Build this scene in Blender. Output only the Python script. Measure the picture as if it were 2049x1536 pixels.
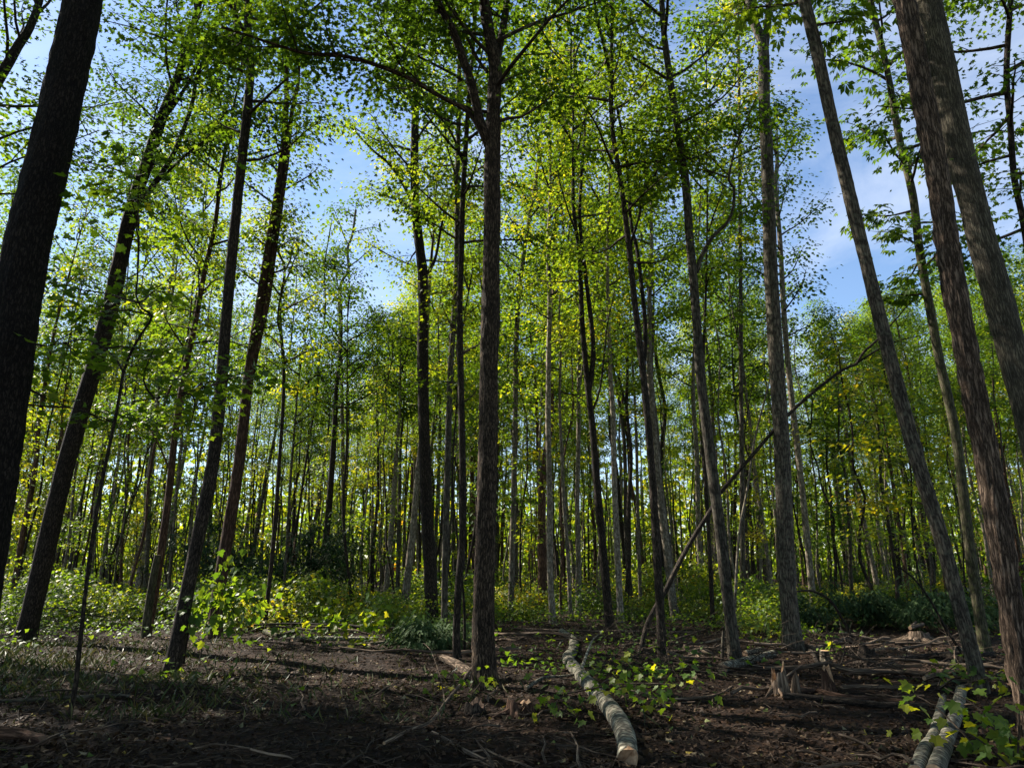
import bpy, math, random, zlib
import numpy as np
from mathutils import Vector, Matrix

# ------------------------------------------------------------------ camera, sky, sun, exposure
SC = bpy.context.scene
for o in list(bpy.data.objects):
    bpy.data.objects.remove(o)
COL = SC.collection
FPX, CX, CY = 1423.0, 1024.5, 768.0          # focal length and centre in photo pixels
CAMZ, PITCH = 1.6, math.radians(14.3)
cam_d = bpy.data.cameras.new('camera'); cam = bpy.data.objects.new('camera', cam_d); COL.objects.link(cam)
cam_d.sensor_width = 36.0; cam_d.lens = 36.0 * FPX / 2049.0
cam_d.clip_start = 0.05; cam_d.clip_end = 3000
cam.location = (0, 0, CAMZ); cam.rotation_euler = (math.pi / 2 + PITCH, 0, 0)
SC.camera = cam

SUN_AZ, SUN_EL = math.radians(-60), math.radians(40.5)     # azimuth from +Y, negative to the -X side
sunv = Vector((math.sin(SUN_AZ) * math.cos(SUN_EL), math.cos(SUN_AZ) * math.cos(SUN_EL), math.sin(SUN_EL)))
W = bpy.data.worlds.new('World'); SC.world = W; W.use_nodes = True
nt = W.node_tree; nt.nodes.clear()
wo = nt.nodes.new('ShaderNodeOutputWorld'); bg = nt.nodes.new('ShaderNodeBackground')
sky = nt.nodes.new('ShaderNodeTexSky'); sky.sky_type = 'NISHITA'; sky.sun_disc = False
sky.sun_elevation = SUN_EL; sky.sun_rotation = SUN_AZ
sky.air_density = 1.0; sky.dust_density = 0.2; sky.ozone_density = 3.0
tc = nt.nodes.new('ShaderNodeTexCoord'); mp = nt.nodes.new('ShaderNodeMapping')
mp.inputs['Scale'].default_value = (2.2, 2.2, 5.0); mp.inputs['Location'].default_value = (0.35, 0.2, 0.1)
nz = nt.nodes.new('ShaderNodeTexNoise'); nz.inputs['Scale'].default_value = 1.5; nz.inputs['Detail'].default_value = 8
nz.inputs['Roughness'].default_value = 0.6; nz.inputs['Distortion'].default_value = 0.5
rp = nt.nodes.new('ShaderNodeValToRGB')
rp.color_ramp.elements[0].position = 0.42; rp.color_ramp.elements[0].color = (0, 0, 0, 1)
rp.color_ramp.elements[1].position = 0.72; rp.color_ramp.elements[1].color = (1, 1, 1, 1)
mx = nt.nodes.new('ShaderNodeMixRGB'); mx.inputs[2].default_value = (4.6, 5.0, 5.8, 1)
mf = nt.nodes.new('ShaderNodeMath'); mf.operation = 'MULTIPLY'; mf.inputs[1].default_value = 0.5
L = nt.links.new
L(tc.outputs['Generated'], mp.inputs[0]); L(mp.outputs[0], nz.inputs[0]); L(nz.outputs[0], rp.inputs[0])
L(rp.outputs[0], mf.inputs[0]); L(mf.outputs[0], mx.inputs[0]); L(sky.outputs[0], mx.inputs[1])
L(mx.outputs[0], bg.inputs[0]); L(bg.outputs[0], wo.inputs[0])
bg.inputs[1].default_value = 0.068
sl = bpy.data.lights.new('sun', 'SUN'); sun = bpy.data.objects.new('sun', sl); COL.objects.link(sun)
sl.energy = 5.0; sl.angle = math.radians(0.53); sl.color = (1.0, 0.93, 0.82)
sun.rotation_euler = (-sunv).to_track_quat('-Z', 'Y').to_euler()
SC.view_settings.view_transform = 'Standard'; SC.view_settings.look = 'None'
SC.view_settings.exposure = 1.75; SC.view_settings.gamma = 1.0
SC.render.engine = 'CYCLES'
cy = SC.cycles
cy.max_bounces = 6; cy.diffuse_bounces = 4; cy.glossy_bounces = 2; cy.transmission_bounces = 3
cy.transparent_max_bounces = 4; cy.caustics_reflective = False; cy.caustics_refractive = False

# ------------------------------------------------------------------ numbers
def vhash(ix, iy, iz, seed=0):
    h = (ix * 374761393 + iy * 668265263 + iz * 2147483647 + seed * 1274126177) & 0xFFFFFFFF
    h = ((h ^ (h >> 13)) * 1274126177) & 0xFFFFFFFF
    h = h ^ (h >> 16)
    return (h & 0xFFFF) / 65535.0 * 2 - 1
def vnoise(p, seed=0):
    p = np.asarray(p, float); i = np.floor(p).astype(np.int64); f = p - i; f = f * f * (3 - 2 * f)
    r = 0
    for a in (0, 1):
        for b in (0, 1):
            for c in (0, 1):
                w = (f[..., 0] if a else 1 - f[..., 0]) * (f[..., 1] if b else 1 - f[..., 1]) * (f[..., 2] if c else 1 - f[..., 2])
                r = r + w * vhash(i[..., 0] + a, i[..., 1] + b, i[..., 2] + c, seed)
    return r
def fbm2(x, y, scale, octaves=3, seed=0):
    r, a, s = 0, 1.0, 1.0 / scale
    for k in range(octaves):
        r = r + a * vnoise(np.stack([x * s, y * s, np.full_like(x, 0.37 + k)], -1), seed + k); a *= .5; s *= 2.07
    return r
def ground_h(x, y):
    x = np.asarray(x, float); y = np.asarray(y, float)
    near = np.exp(-((y - 8) / 9.0) ** 2) * np.exp(-((x - 0.5) / 12.0) ** 2)
    h = 0.07 * fbm2(x, y, 5.0, 2, 3)
    rut = fbm2(x * .55 + .35 * y, y * 1.0, 1.0, 3, 11)
    h = h + near * 0.075 * rut + near * 0.03 * fbm2(x, y, .28, 2, 21)
    far = np.clip((y - 30) / 60.0, 0, 3)
    return h + far * 0.35 * fbm2(x, y, 22.0, 2, 5)
def gh(x, y):
    return float(ground_h(np.array([x]), np.array([y]))[0])
def ray(px, py):
    dx = (px - CX) / FPX; dz = (CY - py) / FPX
    return dx, math.cos(PITCH) - dz * math.sin(PITCH), math.sin(PITCH) + dz * math.cos(PITCH)
def at_plane(px, py, Y):
    x, y, z = ray(px, py); s = Y / y
    return np.array([x * s, Y, CAMZ + z * s])
def on_ground(px, py):
    x, y, z = ray(px, py); zz = 0.0
    for _ in range(4):
        s = (zz - CAMZ) / z
        zz = gh(x * s, y * s) if s * y < 60 else 0
    return np.array([x * s, y * s, zz])
def m_per_px(p):
    zc = p[1] * math.cos(PITCH) + (p[2] - CAMZ) * math.sin(PITCH)
    return zc / FPX / math.sqrt(1 + (p[0] / zc) ** 2)
def project(p):
    zc = p[1] * math.cos(PITCH) + (p[2] - CAMZ) * math.sin(PITCH)
    yc = -p[1] * math.sin(PITCH) + (p[2] - CAMZ) * math.cos(PITCH)
    return CX + FPX * p[0] / zc, CY - FPX * yc / zc
def rs(label):
    return np.random.default_rng(zlib.crc32(label.encode()))
def resample(P, step, extra=None):
    P = np.asarray(P, float)
    if len(P) == 2:
        P = np.array([P[0], P[0] * .5 + P[1] * .5, P[1]])
        if extra is not None: extra = np.array([extra[0], (extra[0] + extra[1]) / 2, extra[1]])
    Q = np.vstack([2 * P[0] - P[1], P, 2 * P[-1] - P[-2]])
    out, ex = [], []
    for i in range(len(P) - 1):
        p0, p1, p2, p3 = Q[i:i + 4]
        n = max(1, int(np.ceil(np.linalg.norm(p2 - p1) / step)))
        t = (np.arange(n) / n)[:, None]
        out.append(.5 * (2 * p1 + (p2 - p0) * t + (2 * p0 - 5 * p1 + 4 * p2 - p3) * t ** 2 + (3 * p1 - p0 - 3 * p2 + p3) * t ** 3))
        if extra is not None: ex.append(extra[i] + (extra[i + 1] - extra[i]) * t[:, 0])
    out.append(P[-1:]); R = np.vstack(out)
    if extra is None: return R
    ex.append(np.array([extra[-1]]))
    return R, np.concatenate(ex)

# ------------------------------------------------------------------ mesh buffer
class Buf:
    def __init__(s):
        s.v, s.b, s.t, s.lp, s.ln, s.mi, s.sm, s.n = [], [], [], [], [], [], [], 0
    def raw(s, V, loops, lens, mat=0, smooth=False, bco=None, tint=None):
        V = np.asarray(V, float).reshape(-1, 3); k = len(V)
        s.v.append(V); s.b.append(V if bco is None else bco)
        s.t.append(np.zeros(k) if tint is None else tint)
        s.lp.append(np.asarray(loops, np.int64).ravel() + s.n); lens = np.asarray(lens, np.int64); s.ln.append(lens)
        s.mi.append(np.full(len(lens), mat)); s.sm.append(np.full(len(lens), smooth)); s.n += k
    def tube(s, P, R, seg=8, mat=0, rough=0.0, fine=0.0, flare=0.0, rng=None, caps=True, capmat=None, ragged=0.0):
        P = np.asarray(P, float); R = np.asarray(R, float) * np.ones(len(P)); n = len(P)
        T = np.gradient(P, axis=0); T /= np.linalg.norm(T, axis=1)[:, None] + 1e-9
        ref = np.array([1., 0, 0]) if abs(T[:, 0].mean()) < .8 else np.array([0, 0, 1.])
        A = np.cross(T, np.cross(ref, T)); A /= np.linalg.norm(A, axis=1)[:, None] + 1e-9
        B = np.cross(T, A)
        ang = np.arange(seg) / seg * 2 * math.pi
        d = np.r_[0, np.cumsum(np.linalg.norm(np.diff(P, axis=0), axis=1))]
        c, sn = np.cos(ang), np.sin(ang)
        off = 0.0 if rng is None else rng.random() * 50
        bco = np.stack([R[:, None] * c, R[:, None] * sn, d[:, None] + 0 * c], -1)
        bco[..., 0] += off
        rr = R[:, None] * np.ones((1, seg))
        if rough:
            rr = rr * (1 + rough * vnoise(np.stack([c * 1.2 + off + 0 * rr, sn * 1.2 + 0 * rr, d[:, None] * 1.3 + 0 * rr], -1)))
        if fine:
            f = vnoise(np.stack([c * R.max() * 26 + off + 0 * rr, sn * R.max() * 26 + 0 * rr, d[:, None] * 4 + 0 * rr], -1), 4)
            g = vnoise(np.stack([c * R.max() * 60 + off + 0 * rr, sn * R.max() * 60 + 0 * rr, d[:, None] * 11 + 0 * rr], -1), 8)
            rr = rr + fine * (np.abs(f) * 1.4 + .7 * g)
        if flare:
            ph = off
            lob = 1 + .55 * np.cos(4 * ang + ph) + .35 * np.cos(7 * ang + 2 * ph)
            rr = rr * (1 + flare * np.exp(-d / .22)[:, None] * lob)
        V = P[:, None, :] + rr[..., None] * (A[:, None, :] * c[None, :, None] + B[:, None, :] * sn[None, :, None])
        if ragged and rng is not None:
            V[-1] += T[-1] * (rng.random((seg, 1)) * 2 - .6) * ragged
        i = np.arange(n - 1)[:, None] * seg; j = np.arange(seg)[None, :]; j2 = (j + 1) % seg
        F = np.stack([i + j, i + j2, i + seg + j2, i + seg + j], -1).reshape(-1, 4)
        s.raw(V, F, np.full(len(F), 4), mat, True, bco.reshape(-1, 3))
        if caps:
            cm = mat if capmat is None else capmat
            s.raw(V[-1], np.arange(seg), [seg], cm, False, bco[-1])
            s.raw(V[0], np.arange(seg)[::-1], [seg], cm, False, bco[0])
    def leaves(s, tpl, pos, fwd, nor, size, tint, mat=1):
        TV, TF = tpl; k = len(TV); m = len(pos)
        if m == 0: return
        f = fwd / (np.linalg.norm(fwd, axis=1)[:, None] + 1e-9)
        x = np.cross(f, nor); x /= np.linalg.norm(x, axis=1)[:, None] + 1e-9
        z = np.cross(x, f)
        V = pos[:, None, :] + size[:, None, None] * (TV[None, :, 0:1] * x[:, None] + TV[None, :, 1:2] * f[:, None] + TV[None, :, 2:3] * z[:, None])
        lp = np.concatenate([np.asarray(q) for q in TF]); ln = np.array([len(q) for q in TF])
        loops = (np.arange(m)[:, None] * k + lp[None]).ravel()
        s.raw(V.reshape(-1, 3), loops, np.tile(ln, m), mat, False, None, np.repeat(tint, k))
    def mesh(s, name, mats):
        me = bpy.data.meshes.new(name)
        V = np.vstack(s.v); lp = np.concatenate(s.lp); ln = np.concatenate(s.ln)
        me.vertices.add(len(V)); me.vertices.foreach_set('co', V.astype(np.float32).ravel())
        me.loops.add(len(lp)); me.loops.foreach_set('vertex_index', lp.astype(np.int32))
        me.polygons.add(len(ln)); me.polygons.foreach_set('loop_start', (np.cumsum(ln) - ln).astype(np.int32))
        me.polygons.foreach_set('loop_total', ln.astype(np.int32))
        me.polygons.foreach_set('material_index', np.concatenate(s.mi).astype(np.int32))
        me.polygons.foreach_set('use_smooth', np.concatenate(s.sm).astype(bool))
        a = me.attributes.new('bco', 'FLOAT_VECTOR', 'POINT'); a.data.foreach_set('vector', np.vstack(s.b).astype(np.float32).ravel())
        a = me.attributes.new('tint', 'FLOAT', 'POINT'); a.data.foreach_set('value', np.concatenate(s.t).astype(np.float32))
        for m in mats: me.materials.append(m)
        me.update(calc_edges=True)
        return me
    def obj(s, name, mats, parent=None):
        o = bpy.data.objects.new(name, s.mesh(name, mats)); COL.objects.link(o)
        if parent is not None: o.parent = parent
        return o
def tag(o, label=None, cat=None, group=None, kind=None):
    if label: o['label'] = label
    if cat: o['category'] = cat
    if group: o['group'] = group
    if kind: o['kind'] = kind
    return o
def empty(name, loc=(0, 0, 0)):
    o = bpy.data.objects.new(name, None); COL.objects.link(o); o.location = loc; o.empty_display_size = .2
    return o
def copy_tree(o, parent=None):
    c = o.copy(); COL.objects.link(c); c.parent = parent
    for ch in o.children: copy_tree(ch, c)
    return c

# ------------------------------------------------------------------ materials
def mat(name):
    m = bpy.data.materials.new(name); m.use_nodes = True; n = m.node_tree; n.nodes.clear()
    out = n.nodes.new('ShaderNodeOutputMaterial')
    return m, n, out
def ramp(n, stops, interp='LINEAR'):
    r = n.nodes.new('ShaderNodeValToRGB'); e = r.color_ramp.elements; r.color_ramp.interpolation = interp
    while len(e) > 1: e.remove(e[-1])
    e[0].position = stops[0][0]; e[0].color = (*stops[0][1], 1)
    for p, c in stops[1:]:
        k = e.new(p); k.color = (*c, 1)
    return r
def bark(name, dark, light, zs=.16, scale=26, bump=.6, lichen=None, rough=.9, bands=0):
    m, n, out = mat(name); K = n.links.new
    b = n.nodes.new('ShaderNodeBsdfPrincipled'); b.inputs['Roughness'].default_value = rough; b.inputs['Specular IOR Level'].default_value = .15
    at = n.nodes.new('ShaderNodeAttribute'); at.attribute_name = 'bco'
    mpn = n.nodes.new('ShaderNodeMapping'); mpn.inputs['Scale'].default_value = (1, 1, zs); K(at.outputs['Vector'], mpn.inputs[0])
    vo = n.nodes.new('ShaderNodeTexVoronoi'); vo.feature = 'DISTANCE_TO_EDGE'; vo.inputs['Scale'].default_value = scale
    no = n.nodes.new('ShaderNodeTexNoise'); no.inputs['Scale'].default_value = scale * 1.7; no.inputs['Detail'].default_value = 6
    no.inputs['Roughness'].default_value = .65
    mixv = n.nodes.new('ShaderNodeVectorMath'); mixv.operation = 'MULTIPLY_ADD'; mixv.inputs[1].default_value = (.06, .06, .06)
    K(no.outputs['Color'], mixv.inputs[0]); K(mpn.outputs[0], mixv.inputs[2]); K(mixv.outputs[0], vo.inputs[0]); K(mpn.outputs[0], no.inputs[0])
    r1 = ramp(n, [(0, (0, 0, 0)), (.35, (1, 1, 1))]); K(vo.outputs[0], r1.inputs[0])
    mul = n.nodes.new('ShaderNodeMath'); mul.operation = 'MULTIPLY'; K(r1.outputs[0], mul.inputs[0]); K(no.outputs[0], mul.inputs[1])
    big = n.nodes.new('ShaderNodeTexNoise'); big.inputs['Scale'].default_value = 3.0; big.inputs['Detail'].default_value = 4; K(at.outputs['Vector'], big.inputs[0])
    cr = ramp(n, [(.05, dark), (.6, light)]); K(mul.outputs[0], cr.inputs[0])
    mm = n.nodes.new('ShaderNodeMixRGB'); mm.blend_type = 'MULTIPLY'; mm.inputs[0].default_value = .75
    br = ramp(n, [(.3, (.5, .5, .5)), (.7, (1.15, 1.12, 1.05))]); K(big.outputs[0], br.inputs[0])
    K(cr.outputs[0], mm.inputs[1]); K(br.outputs[0], mm.inputs[2]); colr = mm.outputs[0]
    if lichen:
        ln_ = n.nodes.new('ShaderNodeTexNoise'); ln_.inputs['Scale'].default_value = 16; ln_.inputs['Detail'].default_value = 5; K(at.outputs['Vector'], ln_.inputs[0])
        lr = ramp(n, [(.48, (0, 0, 0)), (.8, (.8, .8, .8))]); K(ln_.outputs[0], lr.inputs[0])
        lm = n.nodes.new('ShaderNodeMixRGB'); K(lr.outputs[0], lm.inputs[0]); K(colr, lm.inputs[1]); lm.inputs[2].default_value = (*lichen, 1); colr = lm.outputs[0]
    if bands:
        wv = n.nodes.new('ShaderNodeTexWave'); wv.bands_direction = 'Z'; wv.inputs['Scale'].default_value = bands; wv.inputs['Distortion'].default_value = 9; wv.inputs['Detail'].default_value = 4
        K(at.outputs['Vector'], wv.inputs[0]); wr = ramp(n, [(.86, (0, 0, 0)), (.97, (1, 1, 1))]); K(wv.outputs[0], wr.inputs[0])
        lm = n.nodes.new('ShaderNodeMixRGB'); K(wr.outputs[0], lm.inputs[0]); K(colr, lm.inputs[1]); lm.inputs[2].default_value = (*dark, 1); colr = lm.outputs[0]
    oi = n.nodes.new('ShaderNodeObjectInfo'); hv = n.nodes.new('ShaderNodeHueSaturation')
    vm = n.nodes.new('ShaderNodeMapRange'); vm.inputs[3].default_value = .72; vm.inputs[4].default_value = 1.25
    K(oi.outputs['Random'], vm.inputs[0]); K(vm.outputs[0], hv.inputs['Value']); K(colr, hv.inputs['Color']); K(hv.outputs[0], b.inputs['Base Color'])
    bp = n.nodes.new('ShaderNodeBump'); bp.inputs['Strength'].default_value = bump; bp.inputs['Distance'].default_value = .02
    K(mul.outputs[0], bp.inputs['Height']); K(bp.outputs[0], b.inputs['Normal']); K(b.outputs[0], out.inputs[0])
    return m
BARK = {
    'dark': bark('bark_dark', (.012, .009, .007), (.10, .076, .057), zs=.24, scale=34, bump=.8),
    'shaggy': bark('bark_shaggy', (.03, .020, .014), (.26, .185, .135), zs=.12, scale=34, bump=1.0),
    'ridged': bark('bark_ridged', (.045, .038, .028), (.235, .205, .15), zs=.1, scale=40, bump=.7),
    'grey': bark('bark_grey', (.028, .023, .018), (.18, .148, .112), lichen=(.13, .125, .088)),
    'pale': bark('bark_pale', (.08, .064, .046), (.30, .25, .19), zs=.3, scale=16, bump=.35, lichen=(.30, .28, .22)),
    'red': bark('bark_red', (.04, .022, .014), (.19, .11, .075)),
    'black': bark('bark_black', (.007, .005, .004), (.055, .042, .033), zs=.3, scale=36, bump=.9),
    'furrowed': bark('bark_furrowed', (.016, .011, .008), (.19, .135, .09), zs=.2, scale=36, bump=.9),
    'mossy': bark('bark_mossy', (.03, .028, .016), (.14, .12, .08), lichen=(.09, .10, .035)),
    'birch': bark('bark_birch', (.05, .045, .035), (.42, .38, .30), zs=1.6, scale=9, bump=.3, lichen=(.30, .31, .22), bands=3),
    'dead': bark('bark_dead', (.06, .042, .03), (.36, .265, .19), zs=.06, scale=30),
    'twig': bark('bark_twig', (.03, .022, .016), (.13, .10, .075), bump=.2),
}
def wood(name, a, b_):
    m, n, out = mat(name); K = n.links.new
    b = n.nodes.new('ShaderNodeBsdfPrincipled'); b.inputs['Roughness'].default_value = .85; b.inputs['Specular IOR Level'].default_value = .2
    at = n.nodes.new('ShaderNodeAttribute'); at.attribute_name = 'bco'
    no = n.nodes.new('ShaderNodeTexNoise'); no.inputs['Scale'].default_value = 22; no.inputs['Detail'].default_value = 6; K(at.outputs['Vector'], no.inputs[0])
    cr = ramp(n, [(.3, a), (.7, b_)]); K(no.outputs[0], cr.inputs[0]); K(cr.outputs[0], b.inputs['Base Color'])
    bp = n.nodes.new('ShaderNodeBump'); bp.inputs['Strength'].default_value = .5; bp.inputs['Distance'].default_value = .02; K(no.outputs[0], bp.inputs['Height']); K(bp.outputs[0], b.inputs['Normal'])
    K(b.outputs[0], out.inputs[0]); return m
WOOD_CUT = wood('cut_wood', (.36, .20, .10), (.62, .42, .26))
WOOD_TORN = wood('torn_wood', (.20, .10, .05), (.58, .38, .22))
WOOD_ROT = wood('rotten_wood', (.05, .03, .02), (.22, .14, .09))
def leafmat(name, stops, trans=.5, tmul=(2.3, 2.1, .5), gloss=.3, shift=.12, rough=.5):
    m, n, out = mat(name); K = n.links.new
    at = n.nodes.new('ShaderNodeAttribute'); at.attribute_name = 'tint'
    oi = n.nodes.new('ShaderNodeObjectInfo'); mr = n.nodes.new('ShaderNodeMapRange'); mr.inputs[3].default_value = -shift; mr.inputs[4].default_value = shift
    K(oi.outputs['Random'], mr.inputs[0]); ad = n.nodes.new('ShaderNodeMath'); K(at.outputs['Fac'], ad.inputs[0]); K(mr.outputs[0], ad.inputs[1])
    cr = ramp(n, stops); K(ad.outputs[0], cr.inputs[0])
    b = n.nodes.new('ShaderNodeBsdfPrincipled'); b.inputs['Roughness'].default_value = rough; b.inputs['Specular IOR Level'].default_value = gloss
    K(cr.outputs[0], b.inputs['Base Color'])
    if trans:
        t = n.nodes.new('ShaderNodeBsdfTranslucent'); tm = n.nodes.new('ShaderNodeMixRGB'); tm.blend_type = 'MULTIPLY'; tm.inputs[0].default_value = 1
        tm.inputs[2].default_value = (*tmul, 1); K(cr.outputs[0], tm.inputs[1]); K(tm.outputs[0], t.inputs[0])
        mxs = n.nodes.new('ShaderNodeMixShader'); mxs.inputs[0].default_value = trans; K(b.outputs[0], mxs.inputs[1]); K(t.outputs[0], mxs.inputs[2]); K(mxs.outputs[0], out.inputs[0])
    else: K(b.outputs[0], out.inputs[0])
    return m
LEAF = leafmat('leaf_green', [(0, (.022, .048, .010)), (.35, (.055, .108, .016)), (.6, (.115, .170, .022)), (.85, (.26, .25, .025)), (.97, (.34, .25, .03)), (1, (.33, .17, .03))])
HEMLOCK = leafmat('leaf_hemlock', [(0, (.014, .032, .012)), (.6, (.045, .08, .030)), (1, (.10, .14, .05))], trans=.25, tmul=(1.1, 1.2, .8), gloss=.12, rough=.7)
LITTER = leafmat('leaf_litter', [(0, (.016, .010, .007)), (.35, (.05, .030, .018)), (.55, (.11, .072, .04)), (.72, (.24, .19, .12)), (.82, (.13, .13, .06)), (.92, (.07, .11, .025)), (1, (.30, .22, .045))], trans=.15, tmul=(1, 1, .8), gloss=.14, shift=0, rough=.7)
GRASS = leafmat('leaf_grass', [(0, (.03, .045, .012)), (.6, (.06, .085, .022)), (1, (.16, .13, .055))], trans=.35, tmul=(1.2, 1.2, .6), shift=0)
def soil():
    m, n, out = mat('forest_soil'); K = n.links.new
    b = n.nodes.new('ShaderNodeBsdfPrincipled'); b.inputs['Roughness'].default_value = .92; b.inputs['Specular IOR Level'].default_value = .12
    tcn = n.nodes.new('ShaderNodeTexCoord')
    n1 = n.nodes.new('ShaderNodeTexNoise'); n1.inputs['Scale'].default_value = 9; n1.inputs['Detail'].default_value = 9; n1.inputs['Roughness'].default_value = .7; K(tcn.outputs['Object'], n1.inputs[0])
    n2 = n.nodes.new('ShaderNodeTexNoise'); n2.inputs['Scale'].default_value = .5; n2.inputs['Detail'].default_value = 4; K(tcn.outputs['Object'], n2.inputs[0])
    n3 = n.nodes.new('ShaderNodeTexVoronoi'); n3.inputs['Scale'].default_value = 17; K(tcn.outputs['Object'], n3.inputs[0])
    c1 = ramp(n, [(.3, (.005, .0035, .0025)), (.52, (.017, .010, .0065)), (.75, (.065, .036, .021))]); K(n1.outputs[0], c1.inputs[0])
    c2 = ramp(n, [(.35, (.55, .5, .45)), (.65, (1.25, 1.15, 1.0))]); K(n2.outputs[0], c2.inputs[0])
    mm = n.nodes.new('ShaderNodeMixRGB'); mm.blend_type = 'MULTIPLY'; mm.inputs[0].default_value = 1; K(c1.outputs[0], mm.inputs[1]); K(c2.outputs[0], mm.inputs[2]); K(mm.outputs[0], b.inputs['Base Color'])
    ad = n.nodes.new('ShaderNodeMath'); K(n1.outputs[0], ad.inputs[0]); K(n3.outputs[0], ad.inputs[1])
    bp = n.nodes.new('ShaderNodeBump'); bp.inputs['Strength'].default_value = .9; bp.inputs['Distance'].default_value = .04; K(ad.outputs[0], bp.inputs['Height']); K(bp.outputs[0], b.inputs['Normal'])
    K(b.outputs[0], out.inputs[0]); return m
SOIL = soil()

# ------------------------------------------------------------------ leaf shapes (stem at origin, tip along +Y, unit length)
def sym(pts, z=lambda x, y: 0.18 * abs(x) - .12 * y * y):
    right = pts; left = [(-x, y) for x, y in reversed(pts) if x > 1e-6]
    P = right + left
    return np.array([(x, y, z(x, y)) for x, y in P]), [list(range(len(P)))]
MAPLE_HI = sym([(0, 0), (.22, -.06), (.34, .02), (.30, .16), (.52, .30), (.60, .50), (.38, .46), (.26, .52), (.27, .72), (.14, .76), (0, 1.0)])
MAPLE = sym([(0, 0), (.36, -.02), (.26, .22), (.58, .46), (.22, .52), (0, 1.0)])
OVAL = sym([(0, 0), (.26, .3), (.24, .65), (0, 1.0)])
TRI = sym([(0, 0), (.5, .22), (.24, .5), (0, 1.0)])
SIMPLE = sym([(0, 0), (.42, .45), (0, 1.0)])
def compound(n=5):
    V, F = [], []
    for a in np.linspace(-72, 72, n):
        a = math.radians(a); ln = 1.0 - .25 * abs(a); w = .15
        d = np.array([math.sin(a), math.cos(a)]); q = np.array([d[1], -d[0]]); k = len(V)
        for u, s_ in ((.12, 0), (.62, w * 1.15), (1, 0), (.62, -w * 1.15)):
            p = d * u * ln + q * s_; V.append((p[0], p[1], -.25 * u * u + .1 * abs(s_)))
        F.append(list(range(k, k + 4)))
    return np.array(V), F
COMPOUND = compound()
def spray_tpl():
    P = [(0, 0)]
    for y in np.linspace(.15, .85, 4): P += [(.30 * (1.02 - y) + .05, y + .06), (.03, y + .05)]
    P += [(0, 1)]
    return sym(P)
SPRAY = spray_tpl()
TPL = {'hi': MAPLE_HI, 'maple': MAPLE, 'oval': OVAL, 'simple': SIMPLE, 'comp': COMPOUND, 'spray': SPRAY, 'tri': TRI}

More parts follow.
